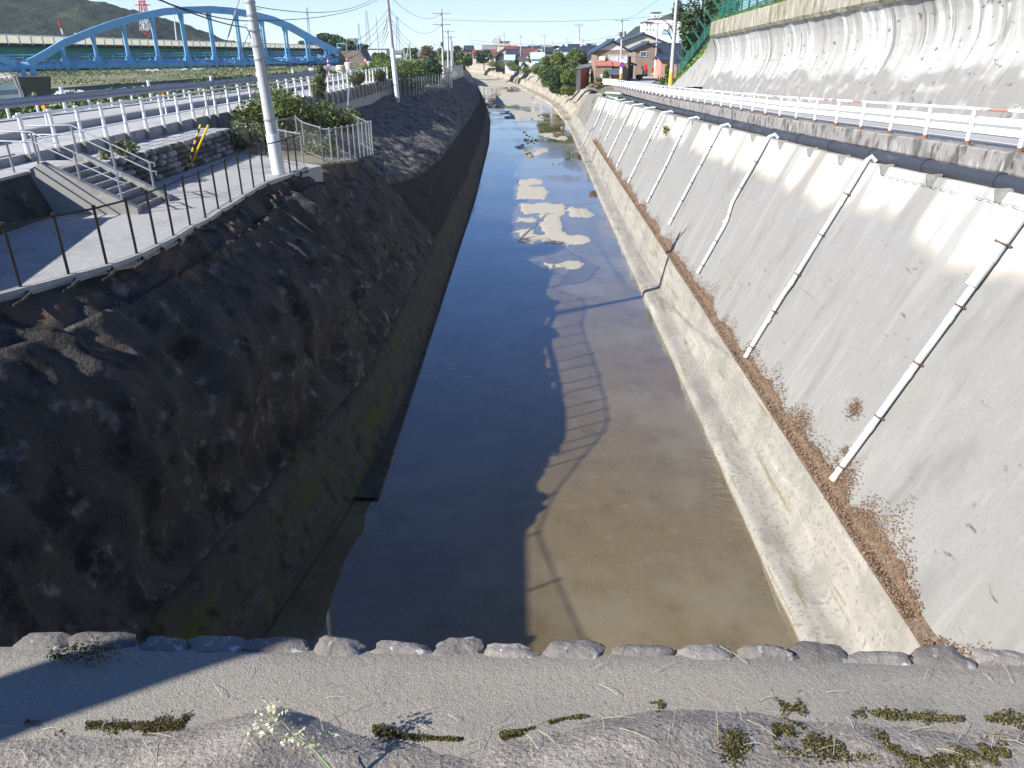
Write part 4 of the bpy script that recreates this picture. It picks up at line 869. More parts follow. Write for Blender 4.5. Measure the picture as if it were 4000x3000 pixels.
# ---------------------------------------------------------------- white railing, its wall, kerb, delineators, grey rail
WY = [21.5 + 1.42 * i - (.06 * i if i > 9 else 0) for i in range(40)]
WY = [y for y in WY if y < 88]
r = empty('white_railing', (-14.2, 21.5, Z_WK), 'long white railing with three thin rails along the raised walkway', 'railing')
for y in WY:
    x = wx(y); MB().tube([(x, y, Z_WK - .02), (x, y, Z_WK + .15), (x, y, Z_WK + .55), (x, y, Z_WK + 1.0), (x, y, Z_WK + 1.08)], [.075, .07, .055, .06, .075], 8).build('post', m_white, r)
for h, rr_ in ((1.0, .035), (.62, .02), (.32, .02)):
    MB().tube([(wx(y) - .02, y, Z_WK + h) for y in [21.3] + WY], rr_, 8).build('rail', m_white, r)
b = MB(); b.grid(lambda i, j: V((wx(WY[0] - 1 + i * 2) - [.22, .02][j], WY[0] - 1 + i * 2, [Z_WK - .02, -4.4][j])), 34, 2)
rw = b.build('walkway_wall', m_conc, smooth=False); tag(rw, 'low grey wall with buttress blocks under the white railing', 'wall')
for y in WY:
    x = wx(y); b = MB(); b.hexa([V((x - .25, y - .2, -3.6)), V((x + .22, y - .2, -3.6)), V((x + .22, y + .2, -3.6)), V((x - .25, y + .2, -3.6))], [V((x - .25, y - .2, Z_WK + .006)), V((x + .16, y - .2, Z_WK + .006)), V((x + .16, y + .2, Z_WK + .006)), V((x - .25, y + .2, Z_WK + .006))]); b.build('buttress', m_conc, rw, smooth=False)
r = empty('steel_guard_rail', (-20.4, 28, -2.5), 'grey corrugated steel guard rail on the far side of the riverside road', 'guard rail')
gy = [18 + 1.7 * i for i in range(32)]
b = MB(); pr = [(0, -.17), (.05, -.12), (.05, -.06), (0, -.02), (0, .02), (.05, .06), (.05, .12), (0, .17)]
b.grid(lambda i, j: V((gx(gy[i]) + pr[j][0], gy[i], -1.98 + pr[j][1])), len(gy), 8); b.build('beam', M('guard_steel', (.30, .32, .38), [], .55, metal=.2), r)
for i, y in enumerate(gy):
    big = i % 4 == 1; MB().tube([(gx(y) - .1, y, -3.2), (gx(y) - .1, y, -1.55 if big else -1.95)], .075 if big else .055, 8).build('post', m_white, r)
gu = [(-18.5, 72), (-19.5, 80), (-21.5, 88)]
r = empty('steel_guard_rail', (-18.5, 72, -2.5), 'short pale guard rail curving away to the river beyond the main one', 'guard rail')
MB().tube([(x - 1.5, y + 4, -2.1 + .1 * k) for k, (x, y) in enumerate(gu)], .1, 6).build('beam', m_galv, r)
for k, (x, y) in enumerate(gu): MB().tube([(x - 1.5, y + 4, -3.3), (x - 1.5, y + 4, -2.0 + .1 * k)], .06, 6).build('post', m_white, r)
for k, p in enumerate([(193, 511), (651, 448), (942, 362), (1145, 334), (1288, 322)]):
    Pb = at_z(*p, Z_WK); r = empty('delineator', Pb, f'slim white delineator post with an orange reflector, {ORD[k]} along the raised walkway', 'delineator', 'delineators along the walkway')
    MB().tube([Pb, Pb + V((0, 0, .72))], .04, 8).build('post', m_white, r); MB().tube([Pb + V((0, -.03, .80)), Pb + V((0, .03, .80))], .07, 12).build('reflector', M('orange_reflector', (.9, .32, .02), [], .3), r)
# ================================================================ HOUSES
m_tile = M('black_roof_tile', (.035, .042, .065), [((.06, .07, .10), 6, .5, .7, (1, 1, 1), 3), ((.12, .13, .16), 1.2, .6, .75)], .35, (9, .5, .05, (1, .15, 1)), spec=.6)
m_rtile = M('red_roof_tin', (.32, .07, .04), [((.22, .05, .035), 1, .45, .65)], .6)
m_gtile = M('grey_roof', (.24, .24, .25), [((.15, .15, .16), 1, .5, .7)], .6)
m_btile = M('brown_roof', (.10, .075, .065), [((.16, .12, .10), 2, .5, .7)], .6)
m_wbr = M('brown_siding', (.27, .20, .145), [((.22, .165, .12), 1.2, .5, .7, (1, 1, .2), 5)], .85, (4, .5, .03, (.1, .1, 6)))
m_wcr = M('cream_wall', (.55, .50, .40), [((.44, .40, .32), 1, .5, .7)], .85)
m_wwh = M('white_wall', (.72, .72, .70), [((.60, .60, .58), .6, .5, .7)], .8)
m_wbl = M('pale_blue_wall', (.56, .60, .62), [], .8)
m_wdk = M('dark_timber', (.05, .042, .04), [((.09, .075, .065), 3, .5, .7, (1, 1, .2), 4)], .8)
m_glass = M('window_glass', (.10, .13, .16), [], .08, spec=.8)
m_blind = M('white_blind_glass', (.55, .60, .60), [], .25, spec=.6)
m_red = M('postbox_red', (.62, .03, .02), [], .35, spec=.5)
def house(label, x0, x1, y0, dep, zg, ze, zp, wall, roof, ridge='y', over=.45, wins=(), cat='house', gable=None, hip=False, name='house'):
    """ridge 'y': gable end faces the camera; 'x': eaves face the camera.  wins: (u0,u1,v0,v1,pane material) on the front, metres from x0 / ground"""
    r = empty(name, ((x0 + x1) / 2, y0 + dep / 2, zg), label, cat); y1 = y0 + dep; xm, ym = (x0 + x1) / 2, (y0 + y1) / 2; th = .22
    b = MB(); base = [V((x0, y0, zg - .5)), V((x1, y0, zg - .5)), V((x1, y1, zg - .5)), V((x0, y1, zg - .5))]; tp = [V((p.x, p.y, ze)) for p in base]
    b.add(base + tp, [(0, 1, 5, 4), (1, 2, 6, 5), (2, 3, 7, 6), (3, 0, 4, 7)])
    zi = zp - .12
    if ridge == 'y': b.add([tp[0], tp[1], V((xm, y0, zi)), tp[3], tp[2], V((xm, y1, zi))], [(0, 1, 2), (4, 3, 5)])
    else: b.add([tp[1], tp[2], V((x1, ym, zi)), tp[0], tp[3], V((x0, ym, zi))], [(0, 1, 2), (4, 3, 5)])
    b.build('wall', wall, r, smooth=False)
    rf = MB(); o = over
    if ridge == 'y':
        sl = (zp - ze) / (xm - x0)
        for s, xe in ((-1, x0), (1, x1)):
            e = V((xe + s * o, 0, ze - o * sl)); 
            pl = [V((xm, y0 - o, zp)), V((e.x, y0 - o, e.z)), V((e.x, y0 - o, e.z + th)), V((xm, y0 - o, zp + th))]
            rf.prism(pl if s < 0 else pl[::-1], (0, dep + 2 * o, 0))
        rf.beam((xm, y0 - o - .05, zp + th + .1), (xm, y1 + o, zp + th + .1), .32, .3)
    else:
        sl = (zp - ze) / (ym - y0)
        for s, ye in ((-1, y0), (1, y1)):
            pl = [V((x0 - o, ym, zp)), V((x0 - o, ye + s * o, ze - o * sl)), V((x0 - o, ye + s * o, ze - o * sl + th)), V((x0 - o, ym, zp + th))]
            rf.prism(pl if s > 0 else pl[::-1], (x1 - x0 + 2 * o, 0, 0))
        rf.beam((x0 - o - .05, ym, zp + th + .1), (x1 + o + .05, ym, zp + th + .1), .32, .3)
    rf.build('roof', roof, r, smooth=False)
    if gable:
        g = MB(); g.prism([V((lerp(x0, xm, .12), y0, lerp(ze, zi, .12))), V((lerp(x1, xm, .12), y0, lerp(ze, zi, .12))), V((xm, y0, zi - .1))], (0, -.03, 0)); g.build('gable', gable, r, smooth=False)
    for (u0, u1, v0, v1, pm) in wins:
        xa, xb, za, zb = x0 + u0, x0 + u1, zg + v0, zg + v1; f = MB(); t = .08
        f.box(((xa + xb) / 2, y0 - .04, za), (xb - xa + t, .12, t)); f.box(((xa + xb) / 2, y0 - .04, zb), (xb - xa + t, .12, t))
        nb = max(1, round((xb - xa) / 1.3))
        for k in range(nb + 1): f.box((lerp(xa, xb, k / nb), y0 - .037, (za + zb) / 2), (t * .9, .11, zb - za - t))
        fo = f.build('window', m_white, r, smooth=False)
        MB().box(((xa + xb) / 2, y0 - .005, (za + zb) / 2), (xb - xa, .03, zb - za)).build('pane', pm, fo, smooth=False)
    return r
S5 = 135 / 110
# the brown two-storey house beside the canal
H1 = house('brown two-storey gabled house with red porch roofs next to the canal', 11.05, 16.4, 135, 11, -5.4, -.62, .82, m_wbr, m_tile, 'y', .5, [(2.0, 5.1, 2.95, 4.15, m_blind)], gable=m_wwh)
b = MB(); b.hexa([V((10.75, 133.3, -2.9)), V((13.6, 133.3, -2.9)), V((13.6, 134.95, -2.15)), V((10.75, 134.95, -2.15))], [V((10.75, 133.3, -2.78)), V((13.6, 133.3, -2.78)), V((13.6, 134.95, -2.03)), V((10.75, 134.95, -2.03))])
b.hexa([V((13.75, 133.5, -2.95)), V((15.2, 133.5, -2.95)), V((15.2, 134.95, -2.3)), V((13.75, 134.95, -2.3))], [V((13.75, 133.5, -2.83)), V((15.2, 133.5, -2.83)), V((15.2, 134.95, -2.18)), V((13.75, 134.95, -2.18))])
m_pred = M('faded_red_tin', (.42, .15, .11), [((.30, .11, .08), 2, .5, .7)], .7)
b.build('porch_roof', m_pred, H1, smooth=False)
b = MB(); b.box((12.2, 134.2, -4.2), (2.7, 1.4, 2.7)); b.box((14.5, 134.4, -4.25), (1.3, 1.1, 2.6)); b.build('porch', m_wbr, H1, smooth=False)
f = MB().box((13.6, 133.42, -3.75), (2.6, .1, .9)).build('window', m_galv, H1, smooth=False); MB().box((13.6, 133.36, -3.75), (2.3, .03, .75)).build('pane', m_glass, f, smooth=False)
MB().box((12.0, 134.7, -1.75), (.95, .35, .65)).build('air_conditioner', m_wwh, H1, smooth=False)
MB().box((12.1, 133.2, -4.5), (.7, .3, .8)).build('air_conditioner', m_wwh, H1, smooth=False)
b = MB(); b.box((16.6, 138.5, -3.4), (.5, 6.5, 3.9)); b.hexa([V((16.4, 140, -2.2)), V((18.6, 140, -3.0)), V((18.6, 145, -3.0)), V((16.4, 145, -2.2))], [V((16.4, 140, -2.0)), V((18.6, 140, -2.8)), V((18.6, 145, -2.8)), V((16.4, 145, -2.0))]); b.box((17.3, 143, -4), (1.6, 3.5, 2.2)); b.build('side_annex', m_wdk, H1, smooth=False)
H2 = house('second brown house with a small white window behind the post box', 21.4, 26.2, 165, 9, -5.6, -.4, .62, m_wbr, m_tile, 'y', .5, [(.95, 2.25, 3.8, 4.7, m_glass)])
b = MB(); b.box((25.6, 163.6, -4), (.3, .3, .3)); 
house('dark timber house with black tiled roof behind the brown houses', 19.5, 33, 190, 12, -5.8, 0.3, 2.7, m_wcr, m_tile, 'y', .6)
house('house with black roof and white trim left of the slope fence', 25.5, 34, 168, 9, -5.6, -1.4, .3, m_wbr, m_tile, 'x', .6, [(.5, 2.2, .5, 2, m_glass)])
house('house with a bright blue-white tin roof below the white castle', 27, 40, 200, 9, -5.8, .2, 2.3, m_wdk, M('bright_tin_roof', (.55, .62, .70), [], .35), 'x', .6)
house('small house with a pink wall by the slope fence', 24.3, 27.8, 150, 7, -5.5, -2.2, -1.6, M('pink_wall', (.55, .27, .22), [((.42, .2, .16), 1.5, .5, .7)], .8), m_tile, 'x', .5)
# red notice shelter, post box, road sign
zh = lambda u, v, Y: at_y(2300 + u / 5.53, 120 + v / 5.53, Y)
a, c = zh(1178, 830, 150), zh(1272, 728, 150); zg = zh(1200, 985, 150).z; k = c.x - a.x
r = empty('telephone_shelter', ((a.x + c.x) / 2, 150, zg), 'red-topped shelter on dark posts in front of the second brown house', 'shelter')
MB().hexa([V((a.x, 149.6, a.z)), V((c.x, 149.6, a.z)), V((c.x, 150.8, a.z)), V((a.x, 150.8, a.z))], [V((a.x + .1, 149.75, c.z)), V((c.x - .05, 149.75, c.z)), V((c.x - .05, 150.7, c.z)), V((a.x + .1, 150.7, c.z))]).build('red_top', m_red, r, smooth=False)
b = MB()
for x in (a.x + .06, c.x - .06):
    for y in (149.7, 150.7): b.box((x, y, (zg + a.z) / 2), (.16, .16, a.z - zg))
b.box(((a.x + c.x) / 2, 150.2, zg + .12), (k * 1.15, 1.4, .24)); b.build('frame', m_wdk, r, smooth=False)
b = MB(); b.box((lerp(a.x, c.x, .35), 149.9, lerp(zg, a.z, .5)), (.09, .1, (a.z - zg) * .9)); b.box((lerp(a.x, c.x, .6), 149.9, lerp(zg, a.z, .5)), (.09, .1, (a.z - zg) * .9)); b.build('inner_posts', m_white, r, smooth=False)
a2, c2 = zh(1138, 838, 150), zh(1176, 758, 150); MB().box(((a2.x + c2.x) / 2, 150.2, (a2.z + c2.z) / 2), (c2.x - a2.x, .12, c2.z - a2.z)).build('notice_board', m_wdk, r, smooth=False)
a, c = zh(1350, 905, 158), zh(1410, 815, 158); f_ = zh(1350, 948, 158).z
r = empty('post_box', ((a.x + c.x) / 2, 158, f_), 'bright red post box standing at the corner of the second brown house', 'post box')
x, w = (a.x + c.x) / 2, (c.x - a.x)
MB().box((x, 158, (a.z + c.z) / 2), (w, w * .7, c.z - a.z)).build('box', m_red, r, smooth=False)
MB().hexa([V((x + sx * w * .55, 158 + sy * w * .4, c.z)) for sx, sy in ((-1, -1), (1, -1), (1, 1), (-1, 1))], [V((x + sx * w * .42, 158 + sy * w * .3, c.z + .16)) for sx, sy in ((-1, -1), (1, -1), (1, 1), (-1, 1))]).build('lid', m_red, r, smooth=False)
MB().box((x, 158, (a.z + f_) / 2), (w * .62, w * .5, a.z - f_)).build('foot', M('post_box_yellow', (.75, .5, .05)), r, smooth=False); MB().box((x, 158 - w * .36, lerp(a.z, c.z, .75)), (w * .6, .04, .1)).build('slot', m_black, r, smooth=False)
SY = HB.y - 1.0; s0 = at_y(2429, 312, SY)
r = empty('no_parking_sign', (s0.x, SY, -5.1), 'round blue and red no-parking sign with a second disc above, on the house pole', 'road sign')
MB().tube([(s0.x + .05, SY + .12, -5.1), (s0.x + .05, SY + .12, -1.2)], .035, 8).build('post', m_galv, r)
c = at_y(2430, 254, SY); c1 = at_y(2430, 241, SY)
def disc(c, r_, m, n, par, dy=0): return MB().tube([c + V((0, .02 + dy, 0)), c + V((0, -.02 + dy, 0))], r_, 20).build(n, m, par)
d0 = disc(c, .42, m_red, 'sign_rim', r); disc(c, .33, M('sign_blue', (.04, .10, .45), [], .4), 'sign_face', d0, -.012)
MB().beam(c + V((-.24, -.042, .24)), c + V((.24, -.042, -.24)), .02, .08).build('slash', m_red, d0, smooth=False)
disc(c1, .40, M('sign_pink_white', (.75, .62, .62), [], .4), 'upper_disc', r)
# corrugated shed on the bank
r = empty('shed', (9.5, 112, -6.2), 'rust-red and white corrugated tin shed at the canal edge', 'shed')
m_tin = M('rusty_red_tin', (.27, .075, .045), [((.16, .05, .03), 1, .45, .65, (1, 1, .3), 5)], .65)
def corr(a, c, z0, z1, m, nm, n=36):
    a, c = V((a[0], a[1], 0)), V((c[0], c[1], 0)); d = (c - a); nn = V((d.y, -d.x, 0)).normalized(); b = MB()
    b.grid(lambda i, j: a + d * (i / n) + nn * (.06 * math.sin(i * 1.57)) + V((0, 0, lerp(z0, z1, j))), n + 1, 2); b.build(nm, m, r, smooth=False)
A0, A1 = at_y(2290, 300, 113), at_y(2268, 300, 114); zb_ = -6.3
ca, cb, cc = at_z(2250, 349, -6.4), at_z(2267, 346, -6.4), at_z(2290, 336, -6.3); corr(cb, cc, -6.6, -3.45, m_tin, 'tin_wall'); corr(ca, cb, -6.6, -3.45, M('stained_white_tin', (.55, .50, .48), [((.35, .18, .14), .8, .5, .65, (1, 1, .3))], .7), 'white_panel', 20); corr(cc, cc + V((1.0, 8, 0)), -6.4, -3.4, m_tin, 'side_wall')
b = MB(); rf4 = [ca + V((-.4, -.3, 0)), cc + V((.3, -.4, 0)), cc + V((1.8, 9, 0)), ca + V((1.2, 9, 0))]; b.hexa([V((p.x, p.y, z)) for p, z in zip(rf4, (-3.4, -3.3, -2.85, -2.95))], [V((p.x, p.y, z + .1)) for p, z in zip(rf4, (-3.4, -3.3, -2.85, -2.95))]); b.build('roof', m_gtile, r, smooth=False)
# stone walls with ribs between the retaining wall and the shed
b = MB(); yy_ = [97.5 + 1.5 * i for i in range(18)]
def sw(i, j):
    y = yy_[i]; t = j / 9; zt = interp(y, [(97, -5.6), (112, -6.2), (124, -6.8)]); z = lerp(-9.2, zt, t); p = V((xr(y) + 1.45 + (z + 9.2) / 1.9, y, z)); return p + V((1, 0, .2)) * fbm(p * .8, 4) * .2
b.grid(sw, len(yy_), 10); w = b.build('stone_wall', M('old_stone', (.25, .22, .17), [((.38, .35, .29), 1.5, .5, .65, None, 7), ((.10, .09, .06), 2, .55, .7, None, 7)], .95, (3, .9, .15))); tag(w, 'old ribbed stone wall below the tin shed', 'wall')
for k in range(6):
    y = 98 + k * 3.3; zt = interp(y, [(97, -5.6), (112, -6.2), (124, -6.8)]); MB().beam((xr(y) + 1.25, y, -9.25), (xr(y) + 1.35 + (zt + 9.2) / 1.9, y, zt + .15), .5, .3, (0, 1, 0)).build('rib', m_conc, w, smooth=False)
# town houses: (u0,u1,v_eaves,v_ridge) in the photograph's zoom (offset 1800,130; scale 4.147)
tz = lambda u, v, Y: at_y(1800 + u / 4.147, 130 + v / 4.147, Y)
TOWN = [(55, 190, 268, 212, 380, 'x', m_wdk, m_tile, 'long low house with a dark blue roof at the left end of the town'),
 (190, 360, 318, 288, 330, 'x', m_wcr, m_rtile, 'low house with a flat red roof behind the left trees'),
 (350, 560, 258, 205, 370, 'x', m_wwh, m_gtile, 'pale house with a grey roof below the concrete block building'),
 (440, 560, 318, 285, 325, 'x', m_wcr, m_rtile, 'small red-roofed house behind the bushy tree'),
 (585, 830, 325, 250, 300, 'y', m_wcr, m_tile, 'wide gabled house with cream front and dark roof in the town centre'),
 (560, 725, 385, 310, 270, 'y', m_wdk, m_btile, 'small dark brown gabled house near the far bank'),
 (705, 900, 245, 212, 410, 'x', m_wcr, m_rtile, 'house with a dull red roof right of the concrete block building'),
 (745, 925, 350, 275, 285, 'x', m_wdk, m_tile, 'house with a long dark sloping roof left of the red house'),
 (905, 1235, 345, 275, 292, 'x', M('red_wall', (.40, .10, .06), [], .7), m_rtile, 'broad house with bright red roof and red walls'),
 (985, 1150, 350, 302, 262, 'x', m_wwh, m_btile, 'white-walled house with a pinkish roof in front of the red house'),
 (715, 860, 430, 375, 252, 'x', m_wbl, M('pale_blue_tin', (.48, .60, .72), [], .45), 'low house with a pale blue tin roof among the bushes'),
 (1145, 1345, 412, 335, 236, 'x', m_wbl, M('blue_white_tin', (.50, .58, .66), [], .4), 'light blue house with a glaring tin roof near the far bank'),
 (945, 1040, 440, 400, 250, 'x', m_wwh, m_btile, 'little white hut below the pink-roofed house'),
 (1200, 1345, 325, 262, 275, 'y', m_wcr, m_gtile, 'house with a grey-green gable right of the red house'),
 (1340, 1490, 300, 245, 300, 'x', m_wdk, m_tile, 'dark roofed house above the big bushes'),
 (1505, 1665, 350, 290, 225, 'y', m_wbr, m_btile, 'small brown gabled hut rising over the bushes'),
 (1590, 1745, 265, 195, 340, 'y', m_wwh, m_tile, 'white gabled house right of the town centre'),
 (1745, 1920, 255, 190, 345, 'x', m_wcr, m_tile, 'dark roofed house next to the white gabled house'),
 (1620, 1900, 280, 240, 290, 'x', m_wbl, m_tile, 'long house with a blue sheen on its roof behind the big bushes'),
 (1900, 2010, 280, 235, 310, 'x', m_wcr, m_tile, 'low dark roof left of the canal-side brown house'),
 (1995, 2190, 330, 225, 215, 'x', m_wdk, m_tile, 'large dark roof directly left of the brown house'),
 (2040, 2185, 400, 330, 175, 'y', m_wcr, m_tile, 'cream gabled house half hidden left of the brown house'),
 (900, 1095, 250, 225, 450, 'x', m_wdk, m_tile, 'far dark roof behind the red house, left part'),
 (1095, 1290, 245, 212, 460, 'x', m_wwh, m_tile, 'far dark roof behind the red house, right part'),
 (1290, 1480, 240, 205, 480, 'x', m_wwh, m_gtile, 'far pale-walled house on the skyline'),
 (2125, 2200, 240, 180, 440, 'x', m_wwh, m_gtile, 'pale building on the skyline left of the brown house')]
for (u0, u1, ve, vr, Y, rd, wm, rm, lab) in TOWN:
    a, c, e, p = tz(u0, ve, Y), tz(u1, ve, Y), tz(u0, ve, Y).z, tz(u0, vr, Y).z
    zg_ = -7.2; w = c.x - a.x; H_ = e - zg_; wins = []
    for fl in ((.62,) if H_ < 4.2 else (.30, .72)):
        n = max(1, int(w / 4)); wins += [(w * (k + .28) / n, w * (k + .72) / n, H_ * fl - .6, H_ * fl + .5, m_glass) for k in range(n)]
    house(lab, a.x, c.x, Y, 8, zg_, e, p, wm, rm, rd, .4, wins)
# flat concrete block building on the skyline
r = empty('block_building', (tz(650, 250, 420).x, 420, -7), 'pale concrete building with stacked flat roofs on the skyline', 'building'); ys_ = 420
for (u0, u1, v0, v1, nm, m) in [(530, 790, 165, 330, 'main_block', m_wcr), (540, 640, 95, 165, 'tower_block', m_wcr), (520, 645, 118, 135, 'tower_roof', m_wdk), (630, 805, 128, 142, 'roof_slab', m_wdk), (650, 780, 142, 165, 'upper_floor', m_wwh), (545, 645, 86, 94, 'tower_cap', m_gtile), (545, 780, 196, 208, 'window_band', m_glass)]:
    a, c = tz(u0, v1, ys_), tz(u1, v0, ys_); d = {'window_band': .3, 'roof_slab': 11, 'tower_roof': 7.5}.get(nm, 10); MB().box(((a.x + c.x) / 2, ys_ + (-5.05 if nm == 'window_band' else 0), (a.z + c.z) / 2), (c.x - a.x, d, c.z - a.z)).build(nm, m, r, smooth=False)
r = empty('factory', (tz(1910, 180, 520).x, 520, -7), 'pale flat-roofed factory on the skyline right of centre', 'building')
for (u0, u1, v0, v1, nm) in [(1845, 1965, 135, 300, 'hall'), (1880, 1930, 118, 135, 'roof_house')]:
    a, c = tz(u0, v1, 520), tz(u1, v0, 520); MB().box(((a.x + c.x) / 2, 520, (a.z + c.z) / 2), (c.x - a.x, 12, c.z - a.z)).build(nm, m_wwh, r, smooth=False)
# white castle-like building on the hill
r = empty('castle_building', (57, 352, 0), 'large white castle-like building with a square turret on the right hillside', 'building')
m_cw = M('castle_white', (.80, .80, .79), [((.70, .70, .69), .3, .5, .7)], .7)
for (x0, x1, z0, z1, y0, dp, nm, m) in [(48.6, 65.5, -6, 9.3, 350, 14, 'main_block', m_cw), (51.8, 64.8, 9.3, 10.7, 351, 12, 'upper_storey', m_cw), (52.0, 55.0, 10.7, 13.0, 351.5, 6, 'turret', m_cw), (51.4, 65.2, 10.7, 11.05, 350.6, 13, 'roof', m_btile), (51.7, 55.3, 13.0, 13.45, 351.2, 6.6, 'turret_roof', m_btile), (48.3, 52.0, 9.3, 9.8, 349.6, 14, 'wing_roof', m_btile)]:
    MB().box(((x0 + x1) / 2, y0 + dp / 2, (z0 + z1) / 2), (x1 - x0, dp, z1 - z0)).build(nm, m, r, smooth=False)
for x, z in [(49.6, 6.6), (51, 6.6), (52.4, 6.6), (49.6, 8.5), (51, 8.5), (60, 8), (62, 8), (52.8, 11.8), (54.1, 11.8), (63.6, 6), (62.3, 5)]:
    f = MB().box((x, 349.98, z), (.5, .1, .9)).build('window', m_galv, r, smooth=False) if z < 10 else MB().box((x, 351.45, z), (.45, .1, .8)).build('window', m_galv, r, smooth=False)
MB().box((57.3, 349.8, 7.3), (2.4, .6, 1.6)).build('balcony', m_cw, r, smooth=False); MB().box((57.6, 349.9, 5.6), (3.4, .4, 1.1)).build('blue_canopy', M('canopy_blue', (.35, .48, .60)), r, smooth=False)
# pale buildings on the left skyline
for k, (u0, u1, v0, v1, Y, lab) in enumerate([(1438, 1515, 192, 204, 420, 'long pale low building on the left skyline behind the poles'), (1538, 1575, 208, 228, 300, 'small pale blue-roofed house seen past the second pole'), (1365, 1390, 152, 168, 480, 'pale tower block rising behind the dark left trees')]):
    a, c = at_y(u0, v1, Y), at_y(u1, v0, Y); r = empty('distant_building', ((a.x + c.x) / 2, Y, -7), lab, 'building')
    MB().box(((a.x + c.x) / 2, Y, (c.z - 7) / 2), (c.x - a.x, 10, c.z + 7)).build('block', m_wwh, r, smooth=False); MB().box(((a.x + c.x) / 2, Y, c.z + .15), (c.x - a.x + .8, 10.8, .3)).build('roof', m_gtile, r, smooth=False)
# ================================================================ TREES OF THE TOWN AND BANKS
def ptree(label, u0, v0, u1, v1, Y, n, size, mat, seed, clumps=10, zb=None, cat='tree', low=.22):
    """a tree whose crown spans the given photo rectangle at distance Y"""
    a, c = at_y(u0, v1, Y), at_y(u1, v0, Y); h = c.z - (zb if zb is not None else a.z); z0 = zb if zb is not None else a.z
    return tree(label, ((a.x + c.x) / 2, Y, z0), h * 1.02, (c.x - a.x) / 2, (c.x - a.x) / 2 * .8, n, size, mat, seed, clumps=clumps, cat=cat, low=low)
ptree('leaning leafy tree on the far bank at the bend', 1845, 192, 1935, 272, 268, 2600, .6, m_leaf2, 61)
ptree('pale green tree left of the leaning bank tree', 1800, 208, 1850, 262, 285, 1500, .6, m_leaf1, 62)
for k, (u0, v0, u1, v1, Y, m, lab) in enumerate([(2098, 222, 2165, 322, 178, m_leaf1, 'bushy tree at the left of the right bank thicket'), (2150, 200, 2230, 340, 168, m_leaf3, 'tall yellow-green tree in the middle of the right bank thicket'), (2205, 193, 2298, 330, 155, m_leaf1, 'broad green tree at the right of the thicket, beside the shed'), (2145, 270, 2200, 345, 150, m_leaf2, 'dark low tree at the front of the right bank thicket'), (2190, 275, 2252, 352, 142, m_leaf3, 'sunlit bush hanging over the canal bank by the shed'), (2155, 178, 2185, 200, 262, m_leaf2, 'dark round treetop above the thicket'), (1985, 225, 2030, 258, 258, m_leaf2, 'dark bush below the blue-roofed house'), (2040, 240, 2062, 272, 245, m_leaf2, 'small dark bush beside the white hut'), (2060, 215, 2080, 245, 250, m_leaf1, 'small tree between the hut and the light blue house'), (2285, 170, 2312, 180, 330, m_leaf2, 'dark treetop on the skyline left of the brown house')]):
    ex = 9 if Y < 200 else 0; ptree(lab, u0 - ex, v0, u1 + ex, v1 + ex, Y, 9000 if Y < 200 else 900, .40 if Y < 200 else .5, m, 70 + k, clumps=26 if Y < 200 else 8, low=.03)
shrub('low yellow-green scrub along the top of the far bank', [px_lobe(1905, 238, 1955, 262, 262), px_lobe(1950, 240, 1990, 268, 255), px_lobe(1985, 252, 2040, 278, 240), px_lobe(2035, 262, 2080, 288, 222), px_lobe(1972, 238, 2015, 262, 248), px_lobe(2072, 250, 2112, 292, 205)], 5200, .4, m_leaf3, 81)
shrub('tangle of dry brown twigs at the top of the wall end', [px_lobe(2318, 318, 2360, 350, 99)], 500, .25, m_litter, 82)
shrub('green weeds in front of the brown house porch', [px_lobe(2352, 275, 2380, 325, 118), px_lobe(2325, 300, 2352, 322, 116)], 1300, .3, m_leaf1, 83)
shrub('weeds at the foot of the house pole', [px_lobe(2418, 308, 2440, 324, 122)], 300, .25, m_leaf1, 84)
shrub('dark bush under the annex of the brown house', [px_lobe(2482, 290, 2512, 312, 138)], 500, .3, m_leaf2, 85)
# left side
ptree('big dark green tree behind the right end of the blue arch', 1225, 128, 1365, 222, 235, 6000, .75, m_leaf2, 91, 18, low=.1)
ptree('dark tree sloping down beside the pipe bridge abutment', 1330, 158, 1435, 222, 215, 4000, .7, m_leaf2, 92, 14, low=.1)
ptree('low dark tree behind the end of the green bridge', 1128, 155, 1240, 200, 300, 3000, .9, m_leaf2, 93, 12, low=.15)
for k, (u0, v0, u1, v1, Y, m, lab) in enumerate([(1560, 190, 1640, 250, 250, m_leaf2, 'mixed tree left of the row behind the slanting poles'), (1630, 182, 1705, 245, 270, leaf_mat('leaf_russet', (.10, .09, .03), (.20, .15, .06)), 'reddish brown tree in the row behind the poles'), (1690, 190, 1745, 260, 255, m_leaf1, 'green tree between the crossarm pole and the hedge'), (1735, 176, 1818, 250, 290, m_leaf2, 'rounded dark tree right of the crossarm pole'), (1770, 205, 1830, 275, 220, m_leaf1, 'lighter green tree at the end of the far grey fence'), (1440, 205, 1520, 255, 160, m_leaf1, 'shrubby tree at the foot of the slim bare pole')]):
    ptree(lab, u0, v0, u1, v1, Y, 2600, .6, m, 100 + k, clumps=12, low=.12)
shrub('long dense green hedge bush behind the second left pole', [(-15.0, 72, -2.9, 1.6, 2.5, 1.5), (-14.2, 77, -2.7, 1.8, 3, 1.7), (-13.3, 82, -2.6, 1.7, 3, 1.6), (-12.6, 87, -2.6, 1.5, 2.6, 1.5), (-15.5, 84, -2.5, 2, 3, 1.7)], 9000, .30, m_leaf1, 111)
shrub('dark vine-covered hedge right of the hedge bush', [(-11.6, 93, -2.6, 1.3, 3, 1.5), (-12.4, 99, -2.8, 1.5, 3, 1.6), (-13, 106, -2.9, 1.5, 4, 1.5)], 4500, .32, m_leaf2, 112)
